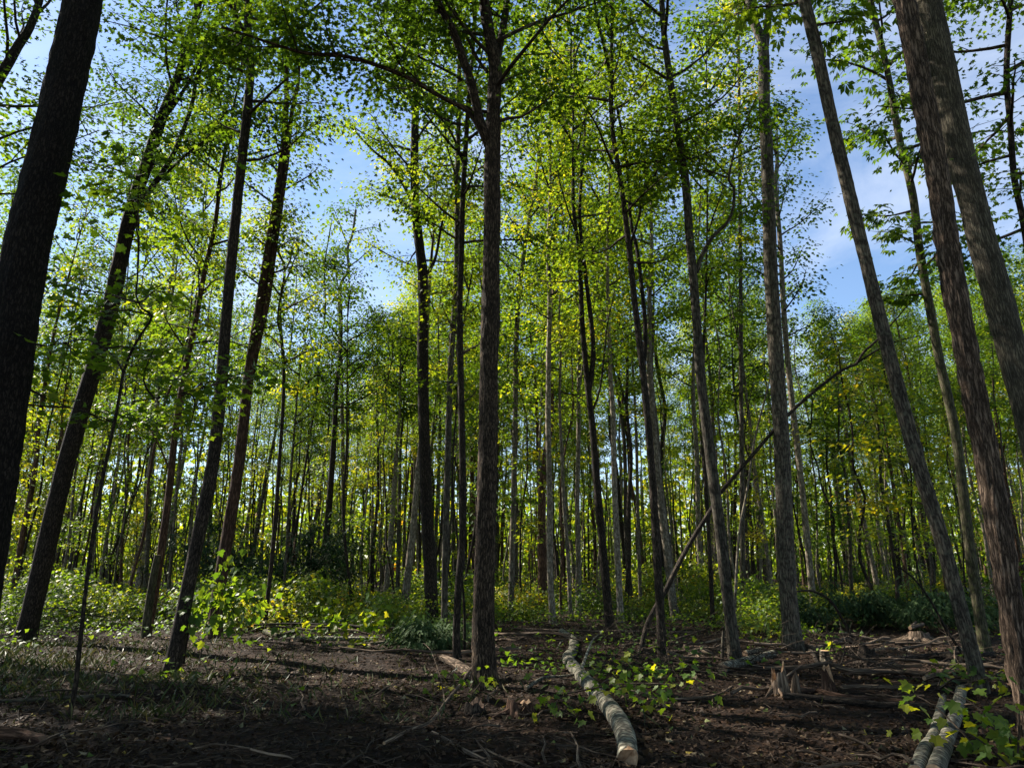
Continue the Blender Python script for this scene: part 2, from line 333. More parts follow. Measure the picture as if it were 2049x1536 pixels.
# ------------------------------------------------------------------ growing branches and leaves
def unit(v): return v / (np.linalg.norm(v) + 1e-9)
class Grow:
    """collects twigs into a buffer and leaves as point lists"""
    def __init__(s, rng, leaf='maple', size=.12, tint=.35, tsd=.12, flat=.35, droop=.35):
        s.rng, s.leaf, s.size, s.tint, s.tsd, s.flat, s.droop = rng, leaf, size, tint, tsd, flat, droop
        s.buf = Buf(); s.pos, s.fw, s.tn = [], [], []
    def spray(s, P, n, w, clump=0.0):
        r = s.rng; u = r.random(n) ** .7 * (len(P) - 1) * .999; i = u.astype(int); f = (u - i)[:, None]
        p = P[i] * (1 - f) + P[i + 1] * f
        d = unit(P[-1] - P[0])
        off = r.normal(0, 1, (n, 3)) * np.array([w, w, w * s.flat])
        s.pos.append(p + off); fw = off + d * w * .8; fw[:, 2] = -abs(r.normal(s.droop, .35, n)) * np.linalg.norm(fw[:, :2], axis=1); s.fw.append(fw)
        s.tn.append(np.full(n, clump) + r.normal(0, s.tsd, n))
    def branch(s, p, d, ln, r0, nsub, nl, w, lift=.15, seg=5, sub=.42, clump=None):
        r = s.rng; k = 6; P = [np.array(p, float)]; d = unit(np.array(d, float)); st = ln / k
        for i in range(k):
            d = unit(d + r.normal(0, .11, 3) + np.array([0, 0, lift * .3])); P.append(P[-1] + d * st)
        P = np.array(P); s.buf.tube(P, np.linspace(r0, max(.004, r0 * .22), k + 1), seg, 0, caps=False)
        c0 = s.rng.normal(0, .08) if clump is None else clump
        for j in range(nsub):
            t = .25 + .75 * (j + r.random()) / nsub; q = t * k * .999; i = int(q); b = P[i] * (1 - q + i) + P[i + 1] * (q - i)
            dd = unit(P[min(k, i + 1)] - P[i]); side = unit(np.cross(dd, [0, 0, 1]) + 1e-6) * (1 if j % 2 else -1)
            e = unit(dd * r.uniform(.4, 1.0) + side * r.uniform(.5, 1.1) + np.array([0, 0, r.normal(.0, .22)]))
            l2 = ln * sub * (1.15 - .55 * t) * r.uniform(.6, 1.25)
            Q = np.array([b, b + e * l2 * .5 + r.normal(0, .04 * l2, 3), b + e * l2 + np.array([0, 0, -.06 * l2])])
            s.buf.tube(Q, np.array([max(.004, r0 * .3), max(.003, r0 * .2), .003]), 3, 0, caps=False)
            s.spray(Q, max(3, int(nl * r.uniform(.6, 1.4))), w, c0 + r.normal(0, .05))
        s.spray(P[3:], max(3, int(nl * .8)), w, c0)
        return P
    def crown(s, path, z0, z1, n, Lmax, nsub, nl, w, r0=.035, elev=(10, 60), bias=None, top=True):
        r = s.rng; ph = r.random() * 7
        zz = path[:, 2]
        for i in range(n):
            t = (i + r.random()) / n; z = z0 + (z1 - z0) * t
            k = int(np.clip(np.searchsorted(zz, z), 1, len(path) - 1)); p = path[k - 1] + (path[k] - path[k - 1]) * np.clip((z - zz[k - 1]) / (zz[k] - zz[k - 1] + 1e-6), 0, 1)
            a = ph + i * 2.39996 + r.normal(0, .3); e = math.radians(elev[0] + (elev[1] - elev[0]) * t + r.normal(0, 9))
            prof = (.55 + .9 * t if t < .35 else 1.08 - .95 * (t - .35)) * r.uniform(.65, 1.2)
            d = np.array([math.cos(a) * math.cos(e), math.sin(a) * math.cos(e), math.sin(e)])
            if bias is not None: d = unit(d + np.array(bias))
            s.branch(p, d, Lmax * prof, r0 * (.6 + .5 * prof), nsub, nl, w)
        if top: s.branch(path[-1], [0, 0, 1], Lmax * .35, .02, nsub, nl, w)
    def flush(s, twigmat=0):
        if s.pos:
            p = np.vstack(s.pos); f = np.vstack(s.fw); t = np.clip(np.concatenate(s.tn) + s.tint, 0, 1); r = s.rng
            nrm = np.array([0, 0, 1.]) + r.normal(0, .30, (len(p), 3))
            s.buf.leaves(TPL[s.leaf], p, f, nrm, s.size * r.uniform(.6, 1.25, len(p)), t, 1)
        return s.buf

LEAFMESH = []
for k, tpl in enumerate((MAPLE_HI, MAPLE_HI)):
    for t_ in (.3, .42, .55, .72):
        bb = Buf(); z = np.zeros((1, 3)); bb.leaves(tpl, z, np.array([[0, 1., 0]]), np.array([[0, 0, 1.]]), np.array([1.0 if k == 0 else .8]), np.array([t_]), 0); LEAFMESH.append(bb.mesh('leaf', [LEAF]))
def put_leaf(parent, p, fwd, nor, size, k):
    f = Vector(fwd).normalized(); x = f.cross(Vector(nor)).normalized(); z = x.cross(f)
    o = bpy.data.objects.new('leaf', LEAFMESH[k % len(LEAFMESH)]); COL.objects.link(o); o.parent = parent
    M = Matrix(((x.x, f.x, z.x, p[0]), (x.y, f.y, z.y, p[1]), (x.z, f.z, z.z, p[2]), (0, 0, 0, 1))); o.matrix_local = M @ Matrix.Scale(float(size), 4)
def peel(g, n, root):
    """the first n leaves become objects of their own"""
    p = np.vstack(g.pos); f = np.vstack(g.fw); t = np.concatenate(g.tn); k = g.rng.permutation(len(p)); a = k[:n]; b = k[n:]
    for i in a:
        tt = t[i] + g.tint; put_leaf(root, p[i], f[i], g.rng.normal(0, .4, 3) + np.array([0, 0, 1.]), g.size * g.rng.uniform(.7, 1.25), 0 if tt < .36 else 1 if tt < .48 else 2 if tt < .63 else 3)
    g.pos, g.fw, g.tn = [p[b]], [f[b]], [t[b]]

# ------------------------------------------------------------------ ground
def axis(a, b, fa, fb, fine, grow=1.18):
    mid = np.arange(fa, fb, fine); lo, hi = [fa], [fb]
    st = fine
    while lo[-1] > a: st *= grow; lo.append(lo[-1] - st)
    st = fine
    while hi[-1] < b: st *= grow; hi.append(hi[-1] + st)
    return np.r_[np.array(lo[1:])[::-1], mid, np.array(hi)]
gx = axis(-400, 400, -9, 9, .07); gy = axis(-60, 700, 5.2, 17, .06, 1.1)
GX, GY = np.meshgrid(gx, gy); GZ = ground_h(GX, GY)
nx, ny = len(gx), len(gy)
gb = Buf(); ii = np.arange(ny - 1)[:, None] * nx + np.arange(nx - 1)[None]
gb.raw(np.stack([GX, GY, GZ], -1), np.stack([ii, ii + 1, ii + nx + 1, ii + nx], -1).reshape(-1, 4), np.full((ny - 1) * (nx - 1), 4), 0, True)
tag(gb.obj('forest_ground', [SOIL]), 'dark churned forest soil littered with leaves', 'ground', kind='structure')

# ------------------------------------------------------------------ traced trees
HEROES = []
def traced(name, label, pts, wb, wt, H=20, cb=9, nb=22, Lc=3.4, nsub=6, nl=16, w=.32, leaf='maple', size=.092, tint=.36, tsd=.06, bk='dark', seg=12, fine=0, step=.25,
           flare=.35, limbs=(), Y=None, cat='tree', crown=True, elev=(10, 60), group=None, r0=.035, bias=None, sprigs=0, lbz=.25, flat=.35, droop=.35, topbare=False, dY=0, dens=1.9, nparts=0):
    rng = rs(label)
    g = on_ground(*pts[0])
    if Y is None: Y = g[1]
    if leaf == 'maple' and Y > 14.5: leaf = 'tri' if Y < 21 else 'simple'; size *= 1.12 if Y < 21 else 1.25
    if leaf != 'comp': nl = int(nl * dens)
    base = at_plane(*pts[0], Y); base[2] = gh(base[0], Y) - .12
    P = [base] + [at_plane(x, y, Y + dY * i / max(1, len(pts) - 1)) for i, (x, y) in enumerate(pts) if i]
    ws = np.linspace(wb, wt, len(P)); R = [max(.006, .46 * wpx * m_per_px(p)) for wpx, p in zip(ws, P)]
    ntr = len(P); d = unit(P[-1] - P[-2]); d = unit(d * .6 + np.array([0, 0, .4])) if H > P[-1][2] + 1 else d
    while P[-1][2] < H - .1:
        st = min(1.6, max(.3, H - P[-1][2])); d = unit(d + rng.normal(0, .05, 3) + np.array([0, 0, .12])); P.append(P[-1] + d * st)
        f = (H - P[-1][2]) / max(.5, H - P[ntr - 1][2]); R.append(max(.015, R[ntr - 1] * (.12 + .88 * max(0, f))))
    P, R = np.array(P), np.array(R)
    root = empty(name, base); tag(root, label, cat, group); HEROES.append((base[0], base[1], R[0]))
    PP, RR = resample(P - base, step, R)
    b = Buf(); b.tube(PP, RR, seg, 0, rough=.09, fine=fine, flare=flare, rng=rng)
    b.obj('trunk', [BARK[bk]], root)
    g_ = Grow(rng, leaf, size, tint, tsd, flat, droop)
    for lb in limbs:
        lp, lwb, lwt, ext, lv = lb[:5]; dy = lb[5] if len(lb) > 5 else 0
        yy = np.linspace(0, 1, len(lp)); Q = [at_plane(x, y, Y + dy * u) for (x, y), u in zip(lp, yy)]
        rr = [max(.005, .5 * a * m_per_px(q)) for a, q in zip(np.linspace(lwb, lwt, len(Q)), Q)]
        if ext:
            dd = unit(Q[-1] - Q[-2])
            for _ in range(int(max(1, ext / 1.0))): dd = unit(dd + rng.normal(0, .1, 3) + np.array([0, 0, .1])); Q.append(Q[-1] + dd * min(1.0, ext)); rr.append(max(.008, rr[-1] * .75))
        QQ, rq = resample(np.array(Q) - base, max(.12, step), np.array(rr))
        lbuf = Buf(); lbuf.tube(QQ, rq, max(6, seg * 2 // 3), 0, rough=.1, fine=fine * .6, rng=rng); lbuf.obj('limb', [BARK[bk]], root)
        for k in range(lv):
            t = .25 + .75 * (k + rng.random()) / lv; i = int(t * (len(QQ) - 1)); i = min(i, len(QQ) - 2)
            dd = unit(QQ[i + 1] - QQ[i]); a = rng.uniform(0, 6.28); dv = unit(dd * .6 + np.array([math.cos(a), math.sin(a), lbz]) * .8)
            g_.branch(QQ[i], dv, rng.uniform(.9, 1.9) * Lc / 3.4, .014, nsub, nl, w, lift=.15 if lbz > 0 else -.1)
    if crown: g_.crown(PP, cb, H - base[2] - .2, nb, Lc, nsub, nl, w, r0, elev, bias, top=not topbare)
    for k in range(sprigs):
        z = rng.uniform(2.2, cb); i = int(np.clip(np.searchsorted(PP[:, 2], z), 1, len(PP) - 1)); a = rng.uniform(0, 6.28)
        g_.branch(PP[i], [math.cos(a), math.sin(a), .3], rng.uniform(.5, 1.3), .008, 3, max(5, nl // 2), w * .6)
    if nparts: peel(g_, nparts, root)
    if g_.pos or g_.buf.n: g_.flush().obj('crown', [BARK['twig'], LEAF], root)
    return root, PP, RR, Y

# A: massive dark trunk on the near left
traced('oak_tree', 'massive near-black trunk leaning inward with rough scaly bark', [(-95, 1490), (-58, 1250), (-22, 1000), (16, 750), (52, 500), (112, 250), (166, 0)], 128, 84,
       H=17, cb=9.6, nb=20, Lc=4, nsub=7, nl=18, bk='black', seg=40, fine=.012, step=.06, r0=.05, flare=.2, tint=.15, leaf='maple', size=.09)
traced('maple_tree', 'tall leaning dark tree whose upper stem forks among leaves, base near leafy brush', [(45, 1285), (62, 1225), (118, 985), (160, 830), (215, 640), (245, 500), (275, 380), (300, 310), (322, 240), (348, 175), (375, 90), (400, 0)], 52, 13,
       H=18, cb=10.5, nb=24, Lc=3.3, nl=20, nsub=7, seg=18, fine=.006, step=.12, bk='dark', tint=.16, size=.09,
       limbs=[([(262, 430), (300, 380), (340, 320), (365, 265), (385, 205), (395, 150)], 13, 7, 2, 5), ([(318, 250), (352, 205), (385, 150), (420, 70)], 9, 5, 2, 5), ([(300, 380), (330, 350), (372, 310), (415, 275)], 6, 3, 1, 4, -1.5)])
SAP = traced('maple_sapling', 'thin crooked near-black sapling forking into two bare-looking arms', [(135, 1436), (150, 1380), (163, 1260), (180, 1110), (205, 960), (232, 830), (247, 740)], 13, 7,
       H=0, cb=3.0, crown=False, seg=8, bk='dark', step=.08, flare=.15, leaf='hi', size=.10, tint=.34, tsd=.08, nsub=6, nl=17, w=.26, Lc=3.0, dens=1, nparts=300, lbz=-.1, flat=.16, droop=.12,
       limbs=[([(247, 745), (225, 710), (175, 680), (130, 686), (90, 692)], 5, 2.5, .6, 4, .5), ([(247, 745), (262, 705), (285, 665), (305, 632), (285, 618), (272, 590), (275, 560)], 7, 4, .8, 5, -.3),
              ([(236, 810), (290, 800), (350, 790), (420, 770)], 3, 2, .4, 4, .4), ([(228, 845), (190, 830), (140, 815), (100, 800)], 3, 2, .3, 3, -.3), ([(166, 1227), (130, 1217), (85, 1217)], 3, 2, 0, 0), ([(166, 1228), (195, 1232), (222, 1236)], 3, 2, 0, 0)])
traced('maple_tree', 'dark thin trunk with a pale dangling vine and mossy broken stub at its foot', [(292, 1272), (303, 1225), (320, 1120), (340, 970), (350, 870), (370, 740), (392, 640), (408, 550), (430, 450), (445, 330)], 20, 9,
       H=17, cb=5.5, nb=22, Lc=2.8, seg=12, bk='red', tint=.5, tsd=.09, limbs=[([(345, 960), (325, 905), (295, 850), (270, 835)], 5, 2.5, .6, 3), ([(405, 560), (395, 530), (380, 510)], 5, 3, .8, 3)])
traced('maple_tree', 'smooth dark sinuous trunk leaning inward beside a hanging leafy green spray', [(343, 1342), (352, 1300), (375, 1180), (397, 1070), (425, 930), (440, 800), (452, 650), (465, 500), (486, 300), (501, 150), (496, 60), (500, -20)], 36, 15,
       H=17, cb=9, nb=20, Lc=3.2, seg=20, fine=.004, step=.1, bk='dark', tint=.38, limbs=[([(490, 130), (478, 100), (471, 40), (472, -30)], 8, 5, 2, 4)])
traced('maple_tree', 'reddish dark double-stemmed trunk with a cleft running up it', [(430, 1275), (432, 1225), (442, 1150), (475, 950), (497, 760), (522, 600), (540, 480), (562, 340), (572, 230)], 34, 12,
       H=18, cb=6.5, nb=24, Lc=1.3, seg=18, fine=.008, step=.12, bk='red', tint=.42, tsd=.09, limbs=[([(492, 800), (515, 690), (535, 600), (552, 480), (572, 340), (584, 225)], 14, 8, 3, 3)])
traced('maple_sapling', 'slim dark wavy sapling bowing near its top, beside dark evergreen brush', [(528, 1262), (545, 1110), (558, 940), (568, 760), (560, 620), (570, 540), (555, 500)], 11, 5, H=11, cb=6, nb=12, Lc=1.8, seg=8, bk='dark', tint=.5, nl=12)
traced('maple_sapling', 'very thin straight sapling standing in bright yellow-green shrubs', [(560, 1245), (572, 1120), (580, 980), (590, 850)], 7, 5, H=9, cb=5, nb=10, Lc=1.5, seg=7, bk='grey', tint=.45, nl=10)
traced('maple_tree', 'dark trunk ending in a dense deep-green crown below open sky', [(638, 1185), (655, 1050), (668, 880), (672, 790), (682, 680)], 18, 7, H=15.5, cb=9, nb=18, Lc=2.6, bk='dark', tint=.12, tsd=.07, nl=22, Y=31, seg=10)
traced('dead_tree', 'bare crooked snag with sparse tufts standing against the blue sky gap', [(690, 1195), (686, 900), (682, 700), (680, 580), (697, 540), (695, 500), (705, 470), (712, 420)], 9, 5, H=19, cb=15, nb=7, Lc=2.2, nl=7, bk='pale', tint=.35, Y=33, seg=8, size=.14)
traced('maple_sapling', 'thin dark sapling bent like a bow between pale trunks', [(707, 1238), (702, 1190), (691, 1090), (687, 1000), (694, 900)], 8, 5, H=10, cb=6, nb=10, Lc=1.8, bk='dark', seg=8, tint=.4, nl=12)
traced('maple_tree', 'pale olive trunk with a gentle bend rising out of sunlit shrubs', [(806, 1232), (811, 1190), (825, 1075), (838, 930), (850, 820)], 19, 12, H=18, cb=8.5, nb=18, Lc=2.8, bk='pale', tint=.45, seg=12)
traced('oak_tree', 'dark rough trunk with flaking strips next to two slim stems', [(866, 1256), (861, 1150), (853, 1000), (849, 870), (846, 700), (846, 560), (833, 430), (829, 330), (832, 200)], 29, 16, H=20.5, cb=10, nb=26, Lc=2.7, seg=16, fine=.01, step=.12, bk='dark', tint=.38, nl=20,
       limbs=[([(835, 445), (815, 385), (780, 330), (745, 300)], 8, 4, 1.5, 5), ([(845, 560), (870, 520), (886, 440)], 8, 4, 1.5, 4)])
traced('maple_tree', 'straight slim dark stem, one of a close pair beside the rough trunk', [(889, 1290), (890, 1150), (894, 1000), (901, 750), (913, 550), (915, 350), (918, 230), (920, 60)], 16, 9, H=17.5, cb=9, nb=20, Lc=2.6, seg=12, bk='grey', tint=.36)
traced('maple_tree', 'slim dark stem with swollen knots just behind the forked central trunk', [(916, 1322), (913, 1270), (917, 1180), (926, 1050), (924, 850), (920, 640), (923, 500), (926, 400), (931, 310), (938, 200)], 18, 10, H=15.5, cb=8, nb=18, Lc=2.6, seg=12, bk='dark', tint=.36,
       limbs=[([(928, 330), (905, 270), (880, 235), (850, 215)], 6, 3, 1, 4)])
traced('maple_sapling', 'pencil-thin dark stem tucked beside the knotted slim tree', [(930, 1305), (928, 1200), (912, 1050), (905, 960)], 6, 4, H=7.5, cb=4.8, nb=8, Lc=1.2, seg=6, bk='dark', nl=10, tint=.5)
# N: the forked trunk in the middle of the picture
traced('maple_tree', 'sturdy central trunk with flared sunlit base and upper fork into limbs', [(972, 1378), (969, 1330), (967, 1250), (970, 1100), (976, 900), (980, 700), (983, 500), (985, 330), (986, 270), (989, 180), (990, 130), (972, 30), (965, -40)], 50, 20,
       H=16, cb=8.5, nb=24, Lc=3.8, nsub=7, nl=20, seg=36, fine=.013, step=.06, bk='furrowed', flare=.42, tint=.2, leaf='maple', size=.088, r0=.04,
       limbs=[([(978, 290), (962, 250), (945, 175), (922, 105), (903, 55), (868, -10)], 20, 13, 3, 8, -.6), ([(962, 262), (935, 222), (885, 195), (800, 148), (705, 116), (650, 110), (610, 106), (578, 98)], 10, 5, 1.2, 12, -.8),
              ([(988, 160), (1002, 80), (1012, 20), (1018, -30)], 15, 12, 3, 6, .8), ([(975, 145), (952, 112), (932, 70), (915, 40), (840, 10)], 6, 3.5, 1, 5, .5)])
traced('maple_tree', 'straight pale barked trunk with dark peeled foot among low brush', [(1107, 1248), (1101, 1150), (1100, 1000), (1097, 850), (1098, 700), (1100, 600)], 15, 10, H=19, cb=8, nb=20, Lc=2.8, bk='pale', tint=.62, tsd=.07, seg=12)
traced('maple_tree', 'slender whitish trunk with a slight S-bend near the grassy mound', [(1142, 1236), (1137, 1120), (1128, 1000), (1124, 900)], 9, 7, H=16, cb=7, nb=16, Lc=2.4, bk='pale', tint=.6, seg=10)
traced('maple_tree', 'dark straight trunk that splits low into two upright stems above the brush', [(1222, 1265), (1212, 1160), (1197, 1000), (1186, 860), (1177, 780), (1165, 650), (1160, 520), (1148, 420)], 20, 8, H=19.5, cb=9, nb=22, Lc=2.8, bk='dark', tint=.48, tsd=.09, seg=14,
       limbs=[([(1178, 790), (1187, 700), (1178, 600), (1168, 520), (1160, 430), (1165, 330)], 11, 6, 2, 5), ([(1182, 830), (1200, 780), (1210, 700), (1215, 650)], 5, 3, 1, 4)])
traced('maple_tree', 'pale sunlit trunk with dark mottled foot beside the low-splitting tree', [(1243, 1245), (1236, 1120), (1230, 980), (1226, 820), (1222, 760)], 15, 10, H=19, cb=7.5, nb=20, Lc=2.8, bk='pale', tint=.58, tsd=.08, seg=12)
traced('maple_tree', 'dark flaky trunk crossed by the leaning dead pole, forked above', [(1326, 1328), (1320, 1200), (1311, 1050), (1301, 900), (1287, 750), (1272, 620), (1257, 480), (1243, 370), (1225, 250)], 19, 9, H=18, cb=7.5, nb=26, Lc=3.0, bk='dark', tint=.4, seg=16, fine=.007, step=.12, nl=19,
       limbs=[([(1287, 745), (1291, 650), (1276, 510), (1262, 440), (1255, 330), (1228, 180)], 9, 5, 1.5, 6, .6), ([(1262, 490), (1280, 430), (1290, 390), (1310, 350)], 5, 3, .8, 4)])
traced('maple_tree', 'broad grey-olive trunk directly behind the dark flaky one', [(1352, 1240), (1340, 1150), (1324, 1020), (1310, 880), (1300, 750)], 19, 13, H=19, cb=9, nb=18, Lc=2.8, bk='pale', tint=.5, seg=12)
traced('maple_tree', 'long curving grey trunk with a hooked side limb and torn sapling at its foot', [(1472, 1322), (1457, 1200), (1440, 1050), (1420, 900), (1402, 750), (1391, 600), (1380, 480), (1370, 350), (1347, 200), (1330, 80), (1322, -20)], 27, 12, H=17, cb=10.2, nb=18, Lc=3.0, bk='grey', tint=.36, seg=20, fine=.004, step=.1,
       limbs=[([(1394, 545), (1405, 510), (1425, 475), (1455, 445), (1467, 415), (1468, 375), (1458, 360), (1470, 300), (1485, 260)], 9, 4, .8, 6), ([(1455, 355), (1420, 342), (1390, 325)], 4, 2, .5, 3)])
traced('oak_tree', 'thick straight grey trunk with spreading exposed roots and high narrow fork', [(1590, 1303), (1583, 1250), (1575, 1150), (1565, 900), (1552, 700), (1541, 500), (1536, 350), (1530, 200), (1527, 95), (1508, 40), (1495, -30)], 42, 17, H=19, cb=14.5, nb=18, Lc=3.2, bk='grey', tint=.4, seg=28, fine=.006, step=.08, flare=.6,
       limbs=[([(1529, 105), (1536, 50), (1542, -30)], 16, 13, 3, 4)])
traced('maple_tree', 'light grey slightly wavy trunk standing past the thick rooted one', [(1630, 1240), (1620, 1130), (1602, 950), (1582, 780), (1568, 620), (1562, 500), (1552, 370), (1555, 330)], 16, 9, H=17, cb=8.5, nb=18, Lc=2.4, bk='pale', tint=.32, seg=12)
traced('hickory_tree', 'slim mossy trunk leaning strongly inward above the paired logs', [(1962, 1388), (1955, 1350), (1930, 1250), (1882, 1070), (1830, 900), (1782, 720), (1742, 560), (1702, 400), (1662, 230), (1632, 90), (1605, -20)], 38, 25, H=15, cb=10.3, nb=12, Lc=2.6, bk='grey', tint=.3, seg=24, fine=.006, step=.07, leaf='comp', size=.2, nl=8)
traced('hickory_tree', 'slim wavy trunk carrying five-fingered leaves against open sky', [(1972, 1306), (1957, 1210), (1936, 1060), (1912, 870), (1880, 720), (1858, 600), (1840, 500), (1826, 390), (1800, 280), (1775, 140), (1742, 0)], 27, 14, H=17, cb=7.4, nb=24, Lc=2.2, bk='mossy', tint=.24, tsd=.08, seg=16, step=.1, leaf='comp', size=.21, nl=9, nsub=5, w=.26, elev=(0, 40))
traced('cherry_tree', 'large brown shaggy-barked trunk sunlit along one side', [(2075, 1500), (2052, 1380), (2029, 1250), (1990, 1000), (1943, 750), (1906, 550), (1876, 350), (1838, 150), (1805, -20)], 60, 43, H=17, cb=10.5, nb=18, Lc=3.6, bk='shaggy', seg=44, fine=.018, step=.045, flare=.15, tint=.3)
traced('ash_tree', 'large olive-grey trunk with fine ridged bark leaning behind the shaggy one', [(2165, 1390), (2125, 1150), (2070, 880), (2010, 640), (1952, 430), (1900, 210), (1850, -20)], 74, 60, H=18, cb=11.5, nb=18, Lc=3.8, bk='ridged', seg=44, fine=.006, step=.06, flare=.2, tint=.3, Y=9.5)
traced('maple_tree', 'thin winding dark trunk with drooping maple sprays at the frame edge', [(2140, 1400), (2120, 1100), (2085, 750), (2052, 470), (2030, 360), (2022, 250), (2014, 150), (2021, 20), (2025, -40)], 18, 13, H=14, cb=6.5, nb=18, Lc=2.0, bk='dark', seg=12, tint=.24, tsd=.08, nl=18, Y=10.5, size=.085, bias=(-.35, 0, -.1), elev=(-5, 35))
traced('vine_tree', 'tall narrow leafy column of bright green and yellow against the sky', [(1486, 1225), (1484, 900), (1482, 600), (1480, 300), (1478, 100)], 12, 6, H=26, cb=13, nb=30, Lc=1.7, bk='grey', tint=.52, tsd=.12, nl=20, w=.26, Y=24, nsub=5, elev=(-10, 40))
traced('maple_tree', 'bright lime-green crowned tree glowing behind the central trunk', [(1022, 1215), (1030, 900), (1035, 640), (1052, 480), (1075, 340), (1088, 200)], 13, 6, H=21.5, cb=9, nb=34, Lc=3.4, bk='pale', tint=.5, tsd=.09, nl=22, Y=24, seg=10)
traced('oak_tree', 'dark limbed oak whose crooked boughs cross the upper corner of the woods', [(-150, 1300), (-120, 900), (-80, 500), (-30, 230), (25, 110), (60, 55), (85, -20)], 40, 16, H=17, cb=8, nb=20, Lc=3.4, bk='dark', seg=16, Y=14, tint=.25,
       limbs=[([(-60, 380), (0, 335), (60, 310), (110, 295)], 6, 3, 1, 5)])

# middle-distance trunks: base, top, width, bark
MID = [((1076, 1212), (1079, 900), 7, 'pale', 'thin pale trunk beside the straight pale one'), ((1264, 1210), (1250, 900), 11, 'grey', 'brownish trunk right behind the pale mottled-foot tree'),
       ((1282, 1206), (1274, 900), 9, 'pale', 'narrow upright trunk close to the brownish one'), ((1406, 1216), (1394, 900), 14, 'pale', 'pale straight trunk rising between the flaky and the curving trunk'),
       ((1427, 1252), (1410, 930), 11, 'dark', 'dark thin trunk hugging the long curving one'), ((1437, 1206), (1432, 950), 13, 'pale', 'hidden pale trunk peeking past the long curving one'),
       ((1504, 1210), (1490, 950), 8, 'grey', 'slim grey trunk deep behind the split sapling'), ((1549, 1212), (1508, 925), 11, 'pale', 'whitish trunk leaning toward the dead pole'),
       ((1699, 1172), (1664, 900), 10, 'dark', 'dark trunk rising straight out of the evergreen brush'), ((1717, 1172), (1674, 925), 8, 'grey', 'thin grey trunk paired with a dark one over the brush'),
       ((1760, 1192), (1704, 925), 13, 'pale', 'bright leaning trunk behind the evergreen brush pile'), ((1810, 1192), (1769, 950), 8, 'pale', 'thin sunlit trunk beyond the arched dead branch'),
       ((22, 1218), (70, 940), 17, 'red', 'reddish brown trunk half hidden by the massive black one'), ((118, 1186), (150, 950), 9, 'pale', 'pale leaning trunk above the big leafy shrub'),
       ((195, 1216), (228, 990), 9, 'pale', 'pale leaning trunk just past the crooked sapling'), ((244, 1212), (256, 960), 8, 'red', 'tan narrow trunk deep between crooked sapling and vine tree'),
       ((290, 1212), (300, 950), 11, 'grey', 'grey trunk immediately behind the vine-hung tree'), ((331, 1232), (352, 1000), 9, 'pale', 'pale crooked trunk seen past the vine-hung tree'),
       ((369, 1186), (386, 1000), 10, 'pale', 'pale trunk peeping past the sinuous dark trunk'), ((674, 1196), (690, 980), 15, 'grey', 'stout olive trunk left of the bow-bent sapling'.replace('left of', 'near')),
       ((745, 1206), (757, 980), 9, 'dark', 'narrow dark trunk in the crowded stand'), ((770, 1208), (790, 960), 14, 'pale', 'stout pale leaning trunk in the crowded stand'),
       ((795, 1200), (800, 950), 10, 'grey', 'curved grey trunk touching the pale olive one'), ((992, 1190), (994, 930), 9, 'grey', 'grey trunk peeping out behind the central forked tree'),
       ((870, 1200), (880, 900), 9, 'grey', 'thin trunk behind the rough flaking one'), ((600, 1200), (640, 990), 9, 'grey', 'slanting pole-like trunk over the evergreen shrub'),
       ((1870, 1190), (1835, 930), 10, 'dark', 'dark trunk between the two leaning hickories'), ((2000, 1200), (1965, 980), 11, 'grey', 'grey trunk seen between hickory and shaggy bark')]
for i, (a, b_, w_, bk_, lab) in enumerate(MID):
    r_ = rs(lab); mx_ = (a[0] * .55 + b_[0] * .45 + r_.normal(0, 2.5), a[1] * .55 + b_[1] * .45)
    capx = a[0]
    H_ = 18 + r_.uniform(-2, 3)
    if 590 < capx < 800: H_ = 12.5
    if capx > 1640: H_ = 14
    traced('maple_tree', lab, [a, mx_, b_], w_, w_ * .75, H=H_, cb=8.5, nb=17, Lc=2.6, nl=28, leaf='simple', size=.14, bk=bk_, tint=.3 + .22 * r_.random() + (.08 if 1000 < capx < 1500 else 0), seg=9, step=.4, sprigs=2, dens=1)

# ------------------------------------------------------------------ woods behind: prototypes and copies
def proto_tree(name, seed, H=20, cb=8, nb=24, Lc=3.0, r=.14, tint=.4, bk='grey', nl=27, leaf='simple', size=.145, fork=False, nsub=6, w=.36):
    rng = np.random.default_rng(seed); k = 10
    P = np.zeros((k, 3)); P[:, 2] = np.linspace(-.15, H, k); wob = np.cumsum(rng.normal(0, .12, (k, 2)), 0); P[:, :2] = wob - wob[0]
    R = np.linspace(r, .02, k); R[0] *= 1.1
    root = empty(name); PP, RR = resample(P, .5, R)
    b = Buf(); b.tube(PP, RR, 8, 0, rough=.12, flare=.25, rng=rng)
    if fork:
        i = int(len(PP) * .45); a = rng.uniform(0, 6.28); Q = [PP[i]]
        for j in range(6): Q.append(Q[-1] + np.array([math.cos(a) * .45, math.sin(a) * .45, H * .075]))
        Q, rq = resample(np.array(Q), .6, np.linspace(RR[i] * .7, .02, 7)); b.tube(Q, rq, 7, 0, rough=.1, rng=rng)
    b.obj('trunk', [BARK[bk]], root)
    g = Grow(rng, leaf, size, tint, .06); g.crown(PP, cb, H - .2, nb, Lc, nsub, nl, w, r0=r * .16)
    if fork: g.crown(Q, Q[1][2], Q[-1][2], 8, Lc * .8, nsub, nl, w, r0=r * .16)
    g.flush().obj('crown', [BARK['twig'], LEAF], root)
    return root
